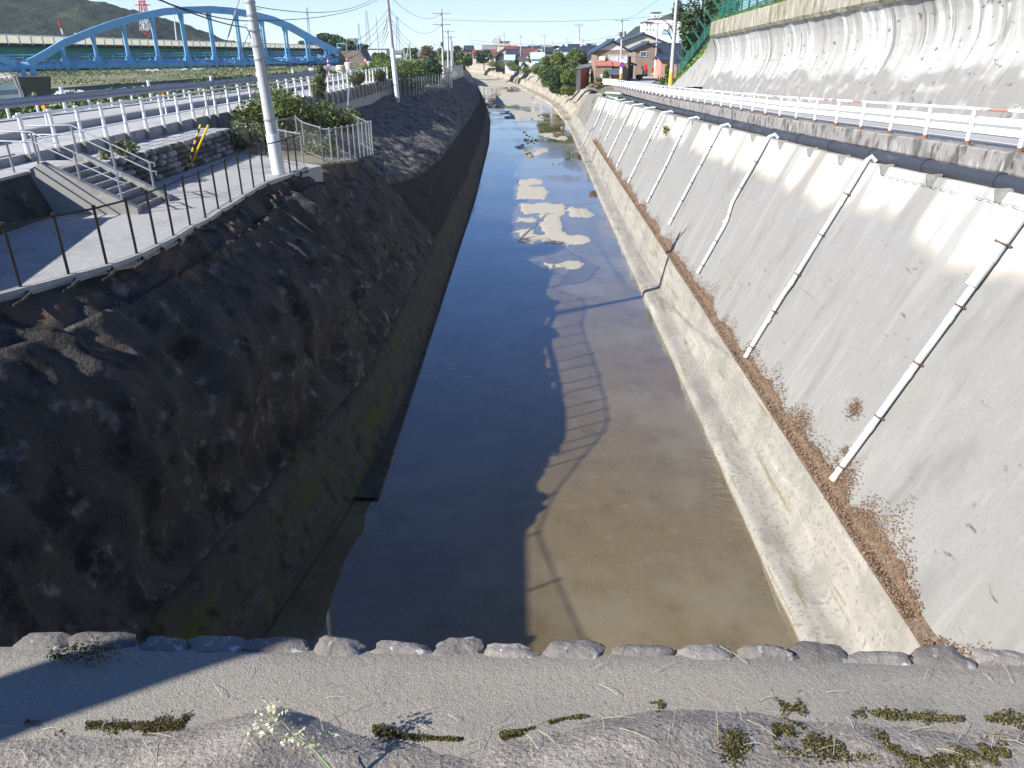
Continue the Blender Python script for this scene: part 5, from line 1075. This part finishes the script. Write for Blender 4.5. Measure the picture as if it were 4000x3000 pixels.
shrub('big leafy ivy bush behind the near pole', [(-12.6, 35.2, -3.0, .9, 1.3, .85), (-11.4, 36.6, -2.8, 1.3, 1.6, 1.05), (-12.6, 38.5, -2.6, 1.1, 1.5, 1.0), (-10.0, 37.5, -3.1, 1.1, 1.4, .8), (-9.0, 38.6, -3.3, .8, 1.2, .6)], 7500, .17, leaf_mat('leaf_ivy', (.05, .09, .02), (.16, .19, .045), (.26, .24, .07)), 113)
shrub('dark ivy filling the corner behind the gate fence', [(-12.3, 33.0, -3.5, .7, .8, .55), (-11.3, 33.3, -3.5, .8, .7, .55), (-10.2, 33.8, -3.7, .7, .9, .4), (-9.0, 33.2, -3.9, .9, 1.1, .35)], 3600, .15, m_leaf4, 114)
shrub('vine climbing over the white railing left of the leaning post', [(-13.45, 50.3, -2.3, .45, 1.1, .75), (-13.5, 51.5, -1.6, .3, .5, .6)], 1700, .17, m_leaf4, 115, 'vine', 'vine')
shrub('pale vine on the white railing above the grey post fence, left clump', [(-13.45, 61.5, -2.2, .5, 2.6, .55)], 1500, .19, m_leaf4, 116, 'vine', 'vine')
shrub('pale vine on the white railing above the grey post fence, right clump', [(-13.4, 70.5, -2.3, .5, 2.6, .55)], 1400, .2, m_leaf4, 117, 'vine', 'vine')
x = random.Random(21); b = MB()
for _ in range(26000):
    y = 14 + 62 * x.random(); o = x.uniform(.35, 3.2); b.leaf(V((gx(y) - o, y, -2.9 - o * .03 + x.random() * 1.2 * (.5 + .8 * abs(noise.noise(V((y * .6, o, 0))))))), .24, x)
struct(b.build('undergrowth', leaf_mat('leaf_under', (.05, .10, .02), (.16, .22, .05), (.34, .36, .20)), smooth=False), 'stuff')
b = MB()
for _ in range(34000):
    X, Y = x.uniform(-36, -190), x.uniform(75, 330); d = noise.noise(V((X * .045, Y * .03, 2)))
    if X < -52 and Y < 150 and X < -.42 * Y: continue
    if d < -.18 and x.random() < .75: continue
    s = .7 + .6 * max(0, d); b.leaf(V((X, Y, -6.8 + x.random() * .6 * s)), .8 * s, x)
for _ in range(3500):
    X, Y = x.uniform(-30, -44), x.uniform(66, 150); b.leaf(V((X, Y, -6.2 + x.random() * 1.6)), .7, x)
struct(b.build('grass', m_grass, smooth=False), 'stuff')
# ================================================================ BLUE PIPE BRIDGE
A, B_ = V((-80.5, 70.0, -2.22)), V((-26.3, 113.0, -1.80)); ax = (B_ - A); axn = ax.normalized(); pn = V((axn.y, -axn.x, 0)).normalized()
r = empty('pipe_bridge', at_z(130, 400, -7), 'sky-blue arched pipe bridge crossing the river plain', 'bridge')
b = MB(); b.tube([A - axn * 20 + (B_ - A + axn * 20) * (k / 60) for k in range(61)], .50, 24)
b.a = [max(0, min(1, ((A.z + (p - A).dot(axn) / (B_ - A).length * (B_.z - A.z)) - p.z) / .5 * .9 - .05 + .3 * noise.noise(p * .5))) for p in b.v]
b.build('pipe', m_bluep, r)
def onax(u): p = on_plane(u, 240, A, pn); t = (p - A).dot(axn) ; return A + axn * t
def side(p): return pn
ARCH = [(110, 248), (140, 233), (190, 205), (250, 168), (310, 144), (370, 120), (430, 98), (490, 80), (560, 62), (640, 46), (720, 40), (820, 37), (900, 43), (980, 56), (1060, 76), (1130, 104), (1200, 143), (1260, 176), (1320, 205), (1365, 228)]
def arch_tube(pts):
    P = [on_plane(u, v, A, pn) for u, v in pts]; b = MB(); vs = []; k = len(P)
    for i, p in enumerate(P):
        d = (P[min(i + 1, k - 1)] - P[max(i - 1, 0)]).normalized(); up = pn.cross(d); up = up if up.z > 0 else -up
        for s, t in ((-.55, -.38), (.55, -.38), (.55, .38), (-.55, .38)): vs.append(p + pn * s + up * t)
    fs = [(i * 4 + j, i * 4 + (j + 1) % 4, (i + 1) * 4 + (j + 1) % 4, (i + 1) * 4 + j) for i in range(k - 1) for j in range(4)]
    b.add(vs, fs); return b, P
b, PA = arch_tube(ARCH); b.build('arch', m_blue, r, smooth=False)
b2 = MB(); e0 = on_plane(110, 248, A, pn); b2.beam(e0 - axn * 1.2, e0 - axn * 7 + V((0, 0, 2.4)), 1.1, .76); b2.build('next_arch', m_blue, r, smooth=False)
tab = sorted(((p - A).dot(axn), p.z) for p in PA)
for u in (255, 383, 507, 622, 735, 842, 945, 1040, 1127, 1208, 1283):
    c = onax(u); t = (c - A).dot(axn); zt = interp(t, tab) - .3; b = MB()
    for s in (-.48, .48):
        b.tube([c + pn * s + V((0, 0, .3)), c + pn * s + V((0, 0, max(.5, zt - c.z - 1.0))), c + pn * s + V((0, 0, zt - c.z))], [.15, .13, .24], 8)
    b.build('hanger', m_blue, r)
    b = MB()
    for s in (-1.0, 1.0): b.tube([c + axn * (s - .16), c + axn * (s + .16)], .60, 20)
    b.tube([c - axn * .2, c + axn * .2], .68, 20); b.hexa([c + pn * -.75 + axn * -.5 + V((0, 0, .1)), c + pn * .75 + axn * -.5 + V((0, 0, .1)), c + pn * .75 + axn * .5 + V((0, 0, .1)), c + pn * -.75 + axn * .5 + V((0, 0, .1))], [c + pn * -.4 + axn * -.25 + V((0, 0, .95)), c + pn * .4 + axn * -.25 + V((0, 0, .95)), c + pn * .4 + axn * .25 + V((0, 0, .95)), c + pn * -.4 + axn * .25 + V((0, 0, .95))])
    b.build('saddle', m_blue, r)
b = MB()
for u0, n, st in ((140, 5, .75), (85, 7, -.75), (1345, 6, .6)):
    c = onax(u0)
    for k in range(n): p = c + axn * (k * st + (.6 if st > 0 else -.6)); b.tube([p - axn * .1, p + axn * .1], .66, 20)
b.build('expansion_rings', m_blue, r)
b = MB(); n = 52
for k in range(n + 1):
    p = A.lerp(B_, k / n) - pn * -.0 + pn * .35 * (1 if pn.y > 0 else -1) + V((0, 0, .6)); b.tube([p, p + V((0, 0, .62))], .035, 5)
o0 = pn * .35 * (1 if pn.y > 0 else -1)
for h in (.62, .32): b.tube([A + o0 + V((0, 0, .6 + h)), B_ + o0 + V((0, 0, .6 + h))], .035, 5)
b.build('walkway_rail', m_blue, r)
c = onax(105); 
def obox(b, c, sx, sy, z0, z1, kx=1, ky=1):
    q_ = [(-1, -1), (1, -1), (1, 1), (-1, 1)]; C0 = V((c.x, c.y, 0)); a2 = V((axn.x, axn.y, 0)).normalized()
    b.hexa([C0 + a2 * x_ * sx * kx + pn * y_ * sy * ky + V((0, 0, z0)) for x_, y_ in q_], [C0 + a2 * x_ * sx + pn * y_ * sy + V((0, 0, z1)) for x_, y_ in q_])
pr_ = empty('bridge_pier', (c.x, c.y, -7), 'grey concrete hammerhead pier under the left end of the pipe bridge', 'pier')
b = MB(); obox(b, c, 1.6, 3.0, c.z - 2.3, c.z - .95, .9, .75); m_pier = M('pier_concrete', (.13, .125, .12), [((.08, .075, .07), .6, .5, .7)], .9); b.build('cap', m_pier, pr_, smooth=False)
b = MB(); obox(b, c, 1.35, 2.2, -7.6, c.z - 2.3); b.build('column', m_pier, pr_, smooth=False)
b = MB(); obox(b, onax(118), .25, .75, c.z - .97, c.z - .2); obox(b, onax(78), .25, .75, c.z - .97, c.z - .2); b.build('bearing', m_blue, r, smooth=False)
d = B_ + axn * 1.6
rr_ = empty('bridge_abutment', (d.x, d.y, -3), 'dark concrete abutment block at the right end of the pipe bridge', 'abutment')
b = MB(); b.hexa([V((d.x - 1.6, d.y - 2, -4)), V((d.x + 3.1, d.y - 2, -4)), V((d.x + 3.1, d.y + 3, -4)), V((d.x - 1.6, d.y + 3, -4))], [V((d.x - 1.4, d.y - 2, -.55)), V((d.x + 1.5, d.y - 2, -.40)), V((d.x + 1.5, d.y + 3, -.40)), V((d.x - 1.4, d.y + 3, -.55))]); b.build('block', M('brown_concrete', (.19, .155, .13), [((.12, .1, .085), 1, .5, .7)], .9), rr_, smooth=False)
b = MB()
for s in (-1.9, -.6, .9, 1.3): b.tube([d + V((s, -1, 1.2)), d + V((s, -1, 2.2))], .05, 6)
b.tube([d + V((-1.9, -1, 2.2)), d + V((-.6, -1, 2.2))], .05, 6); b.tube([d + V((.9, -1, 2.2)), d + V((1.3, -1, 2.2))], .05, 6); b.build('top_rail', m_blue, rr_)
for k, (u, v, hh) in enumerate([(1333, 288, .9), (1363, 270, .9), (1446, 266, .9)]):
    p = at_z(u, v, -2.55); tag(MB().tube([p, p + V((0, 0, .75)), p + V((0, 0, .82))], [.52, .5, .4], 12).build('bollard', m_wcr), f'short fat cream bollard at the road end, {["leftmost", "middle", "rightmost"][k]} of three', 'bollard', 'cream bollards at the road end')
for k, (u, v) in enumerate([(1284, 272), (1357, 262), (1430, 268)]):
    p = at_z(u, v, -2.55); r2 = empty('marker_post', p, f'thin red and white striped marker post at the road end, {["left", "middle", "right"][k]} one', 'marker post', 'striped marker posts at the road end')
    for t in range(6): MB().tube([p + V((0, 0, t * .22)), p + V((0, 0, (t + 1) * .22))], .11, 8).build('band', m_red if t % 2 else m_white, r2)
# ================================================================ GREEN GIRDER BRIDGE
E0, E1 = V((-92.5, 101, 0)), V((-60.5, 232, 0)); r = empty('girder_bridge', (-76, 165, -5), 'long green girder road bridge with a white parapet behind the blue arch', 'bridge')
zt = lambda t: lerp(2.32, .52, t); zbm = lambda t: lerp(.82, -.42, t); zgd = lambda t: lerp(-1.75, -2.5, t)
Pp = lambda t, z, o=0: E0.lerp(E1, t) + V((o, -o * .25, z))
def slab(z0, z1, o0, o1, m, nm): 
    b = MB(); b.hexa([Pp(0, z0(0), o1), Pp(0, z0(0), o0), Pp(1, z0(1), o0), Pp(1, z0(1), o1)], [Pp(0, z1(0), o1), Pp(0, z1(0), o0), Pp(1, z1(1), o0), Pp(1, z1(1), o1)]); return b.build(nm, m, r, smooth=False)
m_par = M('parapet_mesh', (.78, .77, .68), [((.62, .61, .54), 1.2, .5, .6, (1, 1, .01), 2)], .6)
nt_ = m_par.node_tree; t_ = nt_.nodes.new('ShaderNodeBsdfTranslucent'); t_.inputs[0].default_value = (.9, .88, .76, 1); mx_ = nt_.nodes.new('ShaderNodeMixShader'); mx_.inputs[0].default_value = .6
nt_.links.new(nt_.nodes['Principled BSDF'].outputs[0], mx_.inputs[1]); nt_.links.new(t_.outputs[0], mx_.inputs[2]); nt_.links.new(mx_.outputs[0], nt_.nodes['Material Output'].inputs[0])
slab(lambda t: zbm(t) + .02, lambda t: zt(t) - .10, 0, -.06, m_par, 'parapet_panel')
slab(lambda t: zt(t) - .10, zt, .08, -.14, m_white, 'parapet_rail')
slab(lambda t: zbm(t) - .55, zbm, .15, -9, m_wdk, 'deck_edge')
slab(zgd, lambda t: zbm(t) - .55, -.9, -1.4, m_green, 'girder'); slab(lambda t: zgd(t) - .08, zgd, -.7, -1.6, m_green, 'girder_flange')
for k in range(58): t = k / 57; MB().beam(Pp(t, zbm(t) - .25, .14), Pp(t, zt(t), .14), .16, .16).build('parapet_post', m_white, r, smooth=False)
for u, v0, v1, nm, lab in [(690, 168, -60, 'lamp_post', 'thin white lamp post standing on the green bridge')]:
    t = .55; p = Pp(t, zbm(t), -.4); q_ = at_y(690, 168, p.y); q_ = V((q_.x, p.y, p.z)); r3 = empty(nm, q_, lab, 'lamp post'); MB().tube([q_, at_y(668, -60, p.y)], [.14, .08], 8).build('pole', m_white, r3)
for k, (u, v0, v1) in enumerate([(246, 134, 78), (297, 136, 119)]):
    Yp = 118 + k * 4; p, q_ = at_y(u, v0, Yp), at_y(u - (17 if not k else 3), v1, Yp); r3 = empty('marker_pole', p, ['tall red and white marker pole above the green bridge parapet', 'short red-tipped marker pole above the green bridge parapet'][k], 'marker pole')
    for t in range(5): MB().tube([p.lerp(q_, t / 5), p.lerp(q_, (t + 1) / 5)], .12, 6).build('band', m_red if t % 2 == 0 and t > 1 or t == 3 else m_white, r3)
# ================================================================ TRANSMISSION TOWERS
def pylon(label, u, vb, vt, wb, wt, Y, bands, arms, thick=.18, nseg=9):
    p, t = at_y(u[0], vb, Y), at_y(u[1], vt, Y); r = empty('transmission_tower', p, label, 'pylon'); k = (at_y(u[0] + 100, vb, Y).x - p.x) / 100; wb *= k / 2; wt *= k / 2; n = nseg
    for seg in range(n):
        a, c = seg / n, (seg + 1) / n; b = MB(); P0, P1 = p.lerp(t, a), p.lerp(t, c); w0, w1 = lerp(wb, wt, a), lerp(wb, wt, c); cs = [(-1, -1), (1, -1), (1, 1), (-1, 1)]
        for i in range(4):
            X0, Y0 = cs[i]; X1, Y1 = cs[(i + 1) % 4]
            b.beam(P0 + V((X0 * w0, Y0 * w0, 0)), P1 + V((X0 * w1, Y0 * w1, 0)), thick, thick); b.beam(P0 + V((X0 * w0, Y0 * w0, 0)), P1 + V((X1 * w1, Y1 * w1, 0)), thick * .42, thick * .42); b.beam(P0 + V((X1 * w0, Y1 * w0, 0)), P1 + V((X0 * w1, Y0 * w1, 0)), thick * .42, thick * .42); b.beam(P0 + V((X0 * w0, Y0 * w0, 0)), P0 + V((X1 * w0, Y1 * w0, 0)), thick * .42, thick * .42)
        b.build('lattice_section', bands[seg % len(bands)], r, smooth=False)
    for f in arms: c = p.lerp(t, f); MB().beam(c - V((wb * 1.6, 0, 0)), c + V((wb * 1.6, 0, 0)), thick * 1.5, thick * 1.5).build('arm', bands[-1], r, smooth=False)
m_pyr = M('pylon_red', (.62, .07, .04), [], .5); m_pyg = M('pylon_grey', (.42, .48, .55), [], .6)
pylon('red and white lattice transmission tower in front of the left hill', (575, 545), 146, -60, 36, 6, 480, [m_pyr, m_white, m_white, m_pyr, m_pyr, m_white, m_pyr], (.62, .8), .42, 7)
pylon('faint grey transmission tower just right of the near pole', (1208, 1198), 140, 28, 9, 3, 700, [m_pyg], (.55, .75), .22)
pylon('faint grey transmission tower, tallest of the middle group', (1440, 1430), 190, 42, 16, 4, 800, [m_pyg], (), .25)
pylon('short faint grey transmission tower left of the tallest one', (1406, 1400), 175, 92, 10, 3, 800, [m_pyg], (), .25)
pylon('faint grey transmission tower just right of the second left pole', (1556, 1550), 196, 64, 13, 5, 750, [m_pyg], (.95,), .25)
p, t = at_y(2264, 160, 650), at_y(2262, 102, 650); r = empty('light_mast', p, 'pale floodlight mast far away above the town', 'mast'); MB().tube([p - V((0, 0, 10)), t], [.9, .55], 8).build('mast', m_pyg, r); MB().box(t + V((0, 0, .8)), (7, 1.5, 1.6)).build('lamp_frame', m_pyg, r, smooth=False)
# ================================================================ STONES IN THE CANAL
x = random.Random(44); m_rk = M('river_rock', (.30, .245, .17), [((.42, .36, .27), 3, .5, .68), ((.18, .14, .09), 5, .5, .7)], .85, (12, .5, .03), per=.3)
RK = [at_z(1400 + u / 1.508, 300 + v / 1.508, -10.97) + V((1.3, 0, 0)) for u, v in [(925, 325), (935, 342), (950, 350), (965, 356), (985, 372), (1000, 375), (960, 378), (940, 388), (930, 372), (972, 390), (1012, 376), (920, 440), (930, 450), (915, 452), (942, 466), (1065, 514), (1098, 516), (1150, 300), (1200, 296), (1230, 240), (1250, 260), (1260, 300), (1285, 500), (1215, 215), (1190, 190)]]
protos = []
for k, p in enumerate(RK):
    if k < 6:
        s = (.30, .24, .17); o = MB().rock((0, 0, 0), s, k + 3, 2, .35).build('rock', m_rk, loc=(0, 0, 0)); protos.append(o); c = o
    else: c = protos[k % 6].copy(); COL.objects.link(c)
    c.location = p; c.rotation_euler = (0, 0, x.uniform(0, 6)); k_ = x.uniform(.5, 1.25); c.scale = (k_, k_, k_); tag(c, 'brown rock lying in the shallow canal water', 'rock', 'rocks in the canal')
# ================================================================ FOREGROUND: bridge edge
ZB = -1.75
b = MB(); n0, n1 = 120, 60
def deck(i, j):
    X = lerp(-5, 5, i / (n0 - 1)); Y = lerp(-3, 1.80, (j / (n1 - 1)) ** .6); return V((X, Y, ZB + .012 * fbm(V((X * 1.3, Y * 2, 0)), 3) - (.022 * smooth(1.74, 1.8, Y))))
b.grid(deck, n0, n1); struct(b.build('bridge_deck', m_asph))
b = MB(); b.box((0, -.62, ZB - .33), (30, 4.80, .5)); b.box((0, -2.4, -6.5), (19, 1, 9.4)); tag(b.build('bridge_slab', m_conc, smooth=False), 'concrete slab of the bridge in the foreground below the asphalt', 'bridge')
EDGEPX = [(10, 130), (130, 480 - 225), (265, 370), (395, 530), (555, 670), (720, 800), (955, 1190 - 20), (1215, 1410), (1440, 1665), (1705, 1890), (1900, 2070), (2155, 2330), (2425, 2600), (2660, 2880), (2905, 3110), (3130, 3320), (3330, 3560), (3565, 3785), (3815, 4010)]
EDGEPX = [(10, 225), (235, 490), (505, 690), (705, 935), (945, 1180), (1215, 1405), (1435, 1660), (1695, 1885), (1895, 2075), (2150, 2345), (2405, 2640), (2655, 2880), (2900, 3115), (3120, 3325), (3330, 3555), (3560, 3785), (3805, 4020)]
desc = ['pale edge stone with moss at the far left of the bridge lip', 'moss-covered edge stone in the left shadow', 'dark edge stone fully in the shadow', 'rounded edge stone half in the shadow', 'broad grey edge stone just right of the shadow', 'lumpy purplish edge stone left of the bright ones', 'long white-topped edge stone left of centre', 'low pale edge stone at the centre left', 'short white-topped edge stone at the shadow line of the water', 'white-cornered edge stone right of centre', 'grey edge stone sunk deep in the asphalt below the brown water', 'edge stone split in two with a white left corner', 'dark bluish edge stone below the canal kerb', 'brown mossy edge stone below the white kerb line', 'brownish edge stone with lichen at the top', 'purple-grey edge stone spotted with white lichen', 'flat white-topped edge stone at the far right']
for k, (u0, u1) in enumerate(EDGEPX):
    a, c = at_z(u0, 2530, ZB + .02), at_z(u1, 2530, ZB + .02); w = (c.x - a.x) / 2; o = MB().rock(((a.x + c.x) / 2, 1.808 + .008 * math.sin(k * 2.1), ZB - .030 + .005 * math.sin(k * 1.7)), (w * (1.08 + .08 * math.sin(k * 5)), .042 + .012 * math.sin(k * 3), .031 + .004 * math.sin(k * 4.3)), k * 2.3 + 5, 3, .36, 0, True).build('edge_stone', m_stone)
    tag(o, desc[k], 'stone', 'edge stones along the bridge lip')
HE = [(-300, 2780), (0, 2790), (300, 2800), (700, 2795), (850, 2775), (1000, 2730), (1120, 2710), (1250, 2760), (1400, 2810), (1600, 2850), (1850, 2862), (2050, 2835), (2200, 2790), (2350, 2768), (2560, 2740), (2660, 2728), (2900, 2735), (3300, 2762), (3700, 2790), (4300, 2790)]
he = sorted((at_z(u, v, ZB + .02).x, at_z(u, v, ZB + .02).y) for u, v in HE)
lump = lambda X: math.exp(-((X + .74) / .22) ** 2) * .055 + math.exp(-((X - .32) / .35) ** 2) * .05 + .018
b = MB(); n0, n1 = 200, 60
def hump(i, j):
    X = lerp(-2.4, 2.4, i / (n0 - 1)); Y = lerp(interp(X, he) + .03, .5, j / (n1 - 1)); d = interp(X, he) - Y; z = ZB - .012 + smooth(-.02, .16, d) * (lump(X) + .02) + smooth(.1, .7, d) * .05 + .012 * fbm(V((X * 6, Y * 6, 1)), 4) * smooth(0, .05, d)
    return V((X, Y, z))
b.grid(hump, n0, n1); struct(b.build('mortar_lump', m_mortar))
hz = lambda X, Y: ZB - .012 + smooth(-.02, .16, interp(X, he) - Y) * (lump(X) + .02) + smooth(.1, .7, interp(X, he) - Y) * .05
b = MB(); x = random.Random(8)
def moss_at(u0, u1, dv, n, sp, sz=.012, v=None):
    for _ in range(n):
        u = x.uniform(u0, u1); X = at_z(u, 2800, ZB).x; Y = interp(X, he) + dv + x.gauss(0, sp) * (.3 + abs(noise.noise(V((X * 9, 1, 2)))) * 2.6) if v is None else at_z(u, v + x.gauss(0, sp), ZB + .04).y
        if noise.noise(V((X * 5, 3, 1))) + .5 * noise.noise(V((X * 17, Y * 17, 1))) < -.12: continue
        b.leaf(V((X, Y, max(hz(X, Y), ZB + .002) + .004 * x.random())), sz * .75, x)
moss_at(120, 420, -.01, 1500, .012); moss_at(250, 780, -.02, 5200, .018); moss_at(1400, 2050, -.01, 4200, .008); moss_at(1950, 2600, .0, 1500, .004); moss_at(3050, 4000, .0, 2200, .015)
for _ in range(9500):
    u = x.uniform(3020, 3950); v = 2850 + (u - 3100) * .11 + x.gauss(0, 46); X, Y = at_z(u, v, ZB + .05)[:2]
    if noise.noise(V((X * 7, Y * 9, 4))) + .6 * noise.noise(V((X * 22, Y * 22, 4))) + .35 * noise.noise(V((X * 60, Y * 60, 4))) < -.02 + .25 * x.random(): continue
    b.leaf(V((X, Y, hz(X, Y) + .004 * x.random())), .0095, x)
for (u, v, n, sx, sy) in [(2860, 2930, 700, 30, 40), (330, 2530, 500, 60, 22), (220, 2545, 150, 25, 10)]:
    for _ in range(n):
        p = at_z(u + x.gauss(0, sx), v + x.gauss(0, sy), ZB + .05); Y = p.y; b.leaf(V((p.x, Y, (hz(p.x, Y) if v > 2700 else ZB + .03) + .005 * x.random())), .009, x)
struct(b.build('moss', m_moss, smooth=False), 'stuff')
b = MB()
for _ in range(70):
    u, v = x.uniform(0, 4000), x.choice([x.uniform(2540, 2990), x.uniform(2800, 2990)]); p = at_z(u, v, ZB); X, Y = p.x, p.y; z = max(hz(X, Y), ZB) + .012; a = x.uniform(0, 3.14); L = x.uniform(.012, .05)
    b.tube([V((X - math.cos(a) * L, Y - math.sin(a) * L, z)), V((X, Y, z + .006)), V((X + math.cos(a) * L, Y + math.sin(a) * L, z))], .0007, 4)
struct(b.build('dry_straw', M('straw', (.50, .42, .28), [], .8)), 'stuff')
W0 = at_z(1300, 3010, ZB + .09); r = empty('weed', W0, 'small pale weed with wilted seed heads growing from the mortar lump', 'plant')
tip = [at_y(1230, 2930, W0.y + .02), at_y(1150, 2870, W0.y + .03), at_y(1075, 2790, W0.y + .05)]
MB().tube([W0, tip[0], tip[1], tip[2]], [.004, .003, .0025, .0015], 6).tube([tip[0], at_y(1130, 2880, W0.y + .03), at_y(1010, 2860, W0.y + .02)], [.002, .0015, .001], 5).tube([W0, at_y(1260, 2950, W0.y + .04), at_y(1240, 2880, W0.y + .05)], [.002, .0015, .001], 5).build('stem', M('weed_stem', (.28, .32, .16), [], .6), r)
b = MB(); 
for c, n, s in [(tip[2], 70, .016), (tip[1], 34, .016), (at_y(1240, 2885, W0.y + .05), 46, .018), (at_y(1010, 2860, W0.y + .02), 40, .016), (at_y(1060, 2830, W0.y + .03), 40, .015)]:
    b = MB()
    for _ in range(n): b.leaf(c + V((x.gauss(0, s), x.gauss(0, s), x.gauss(0, s))), .013, x)
    b.build('seed_head', leaf_mat('wilted_leaf', (.42, .42, .26), (.62, .58, .40), (.70, .66, .55)), r, smooth=False)
# a post at the bridge's left end, outside the frame, whose shadow falls across the asphalt
tag(MB().tube([(-4.2, -.01, ZB - .1), (-4.2, -.01, ZB + 5.5)], [.15, .13], 14).build('bridge_post', m_pole), 'thick concrete post at the left end of the bridge casting a shadow', 'post')

# ================================================================ AIR
hz_m = bpy.data.materials.new('haze'); hz_m.use_nodes = True; hn = hz_m.node_tree; hn.nodes.remove(hn.nodes['Principled BSDF'])
pv = hn.nodes.new('ShaderNodeVolumePrincipled'); pv.inputs['Color'].default_value = (.86, .93, 1, 1); pv.inputs['Density'].default_value = .00015
hn.links.new(pv.outputs[0], hn.nodes['Material Output'].inputs['Volume'])
struct(MB().box((0, 920, 48.5), (3300, 2100, 133)).build('haze', hz_m, smooth=False), 'stuff')
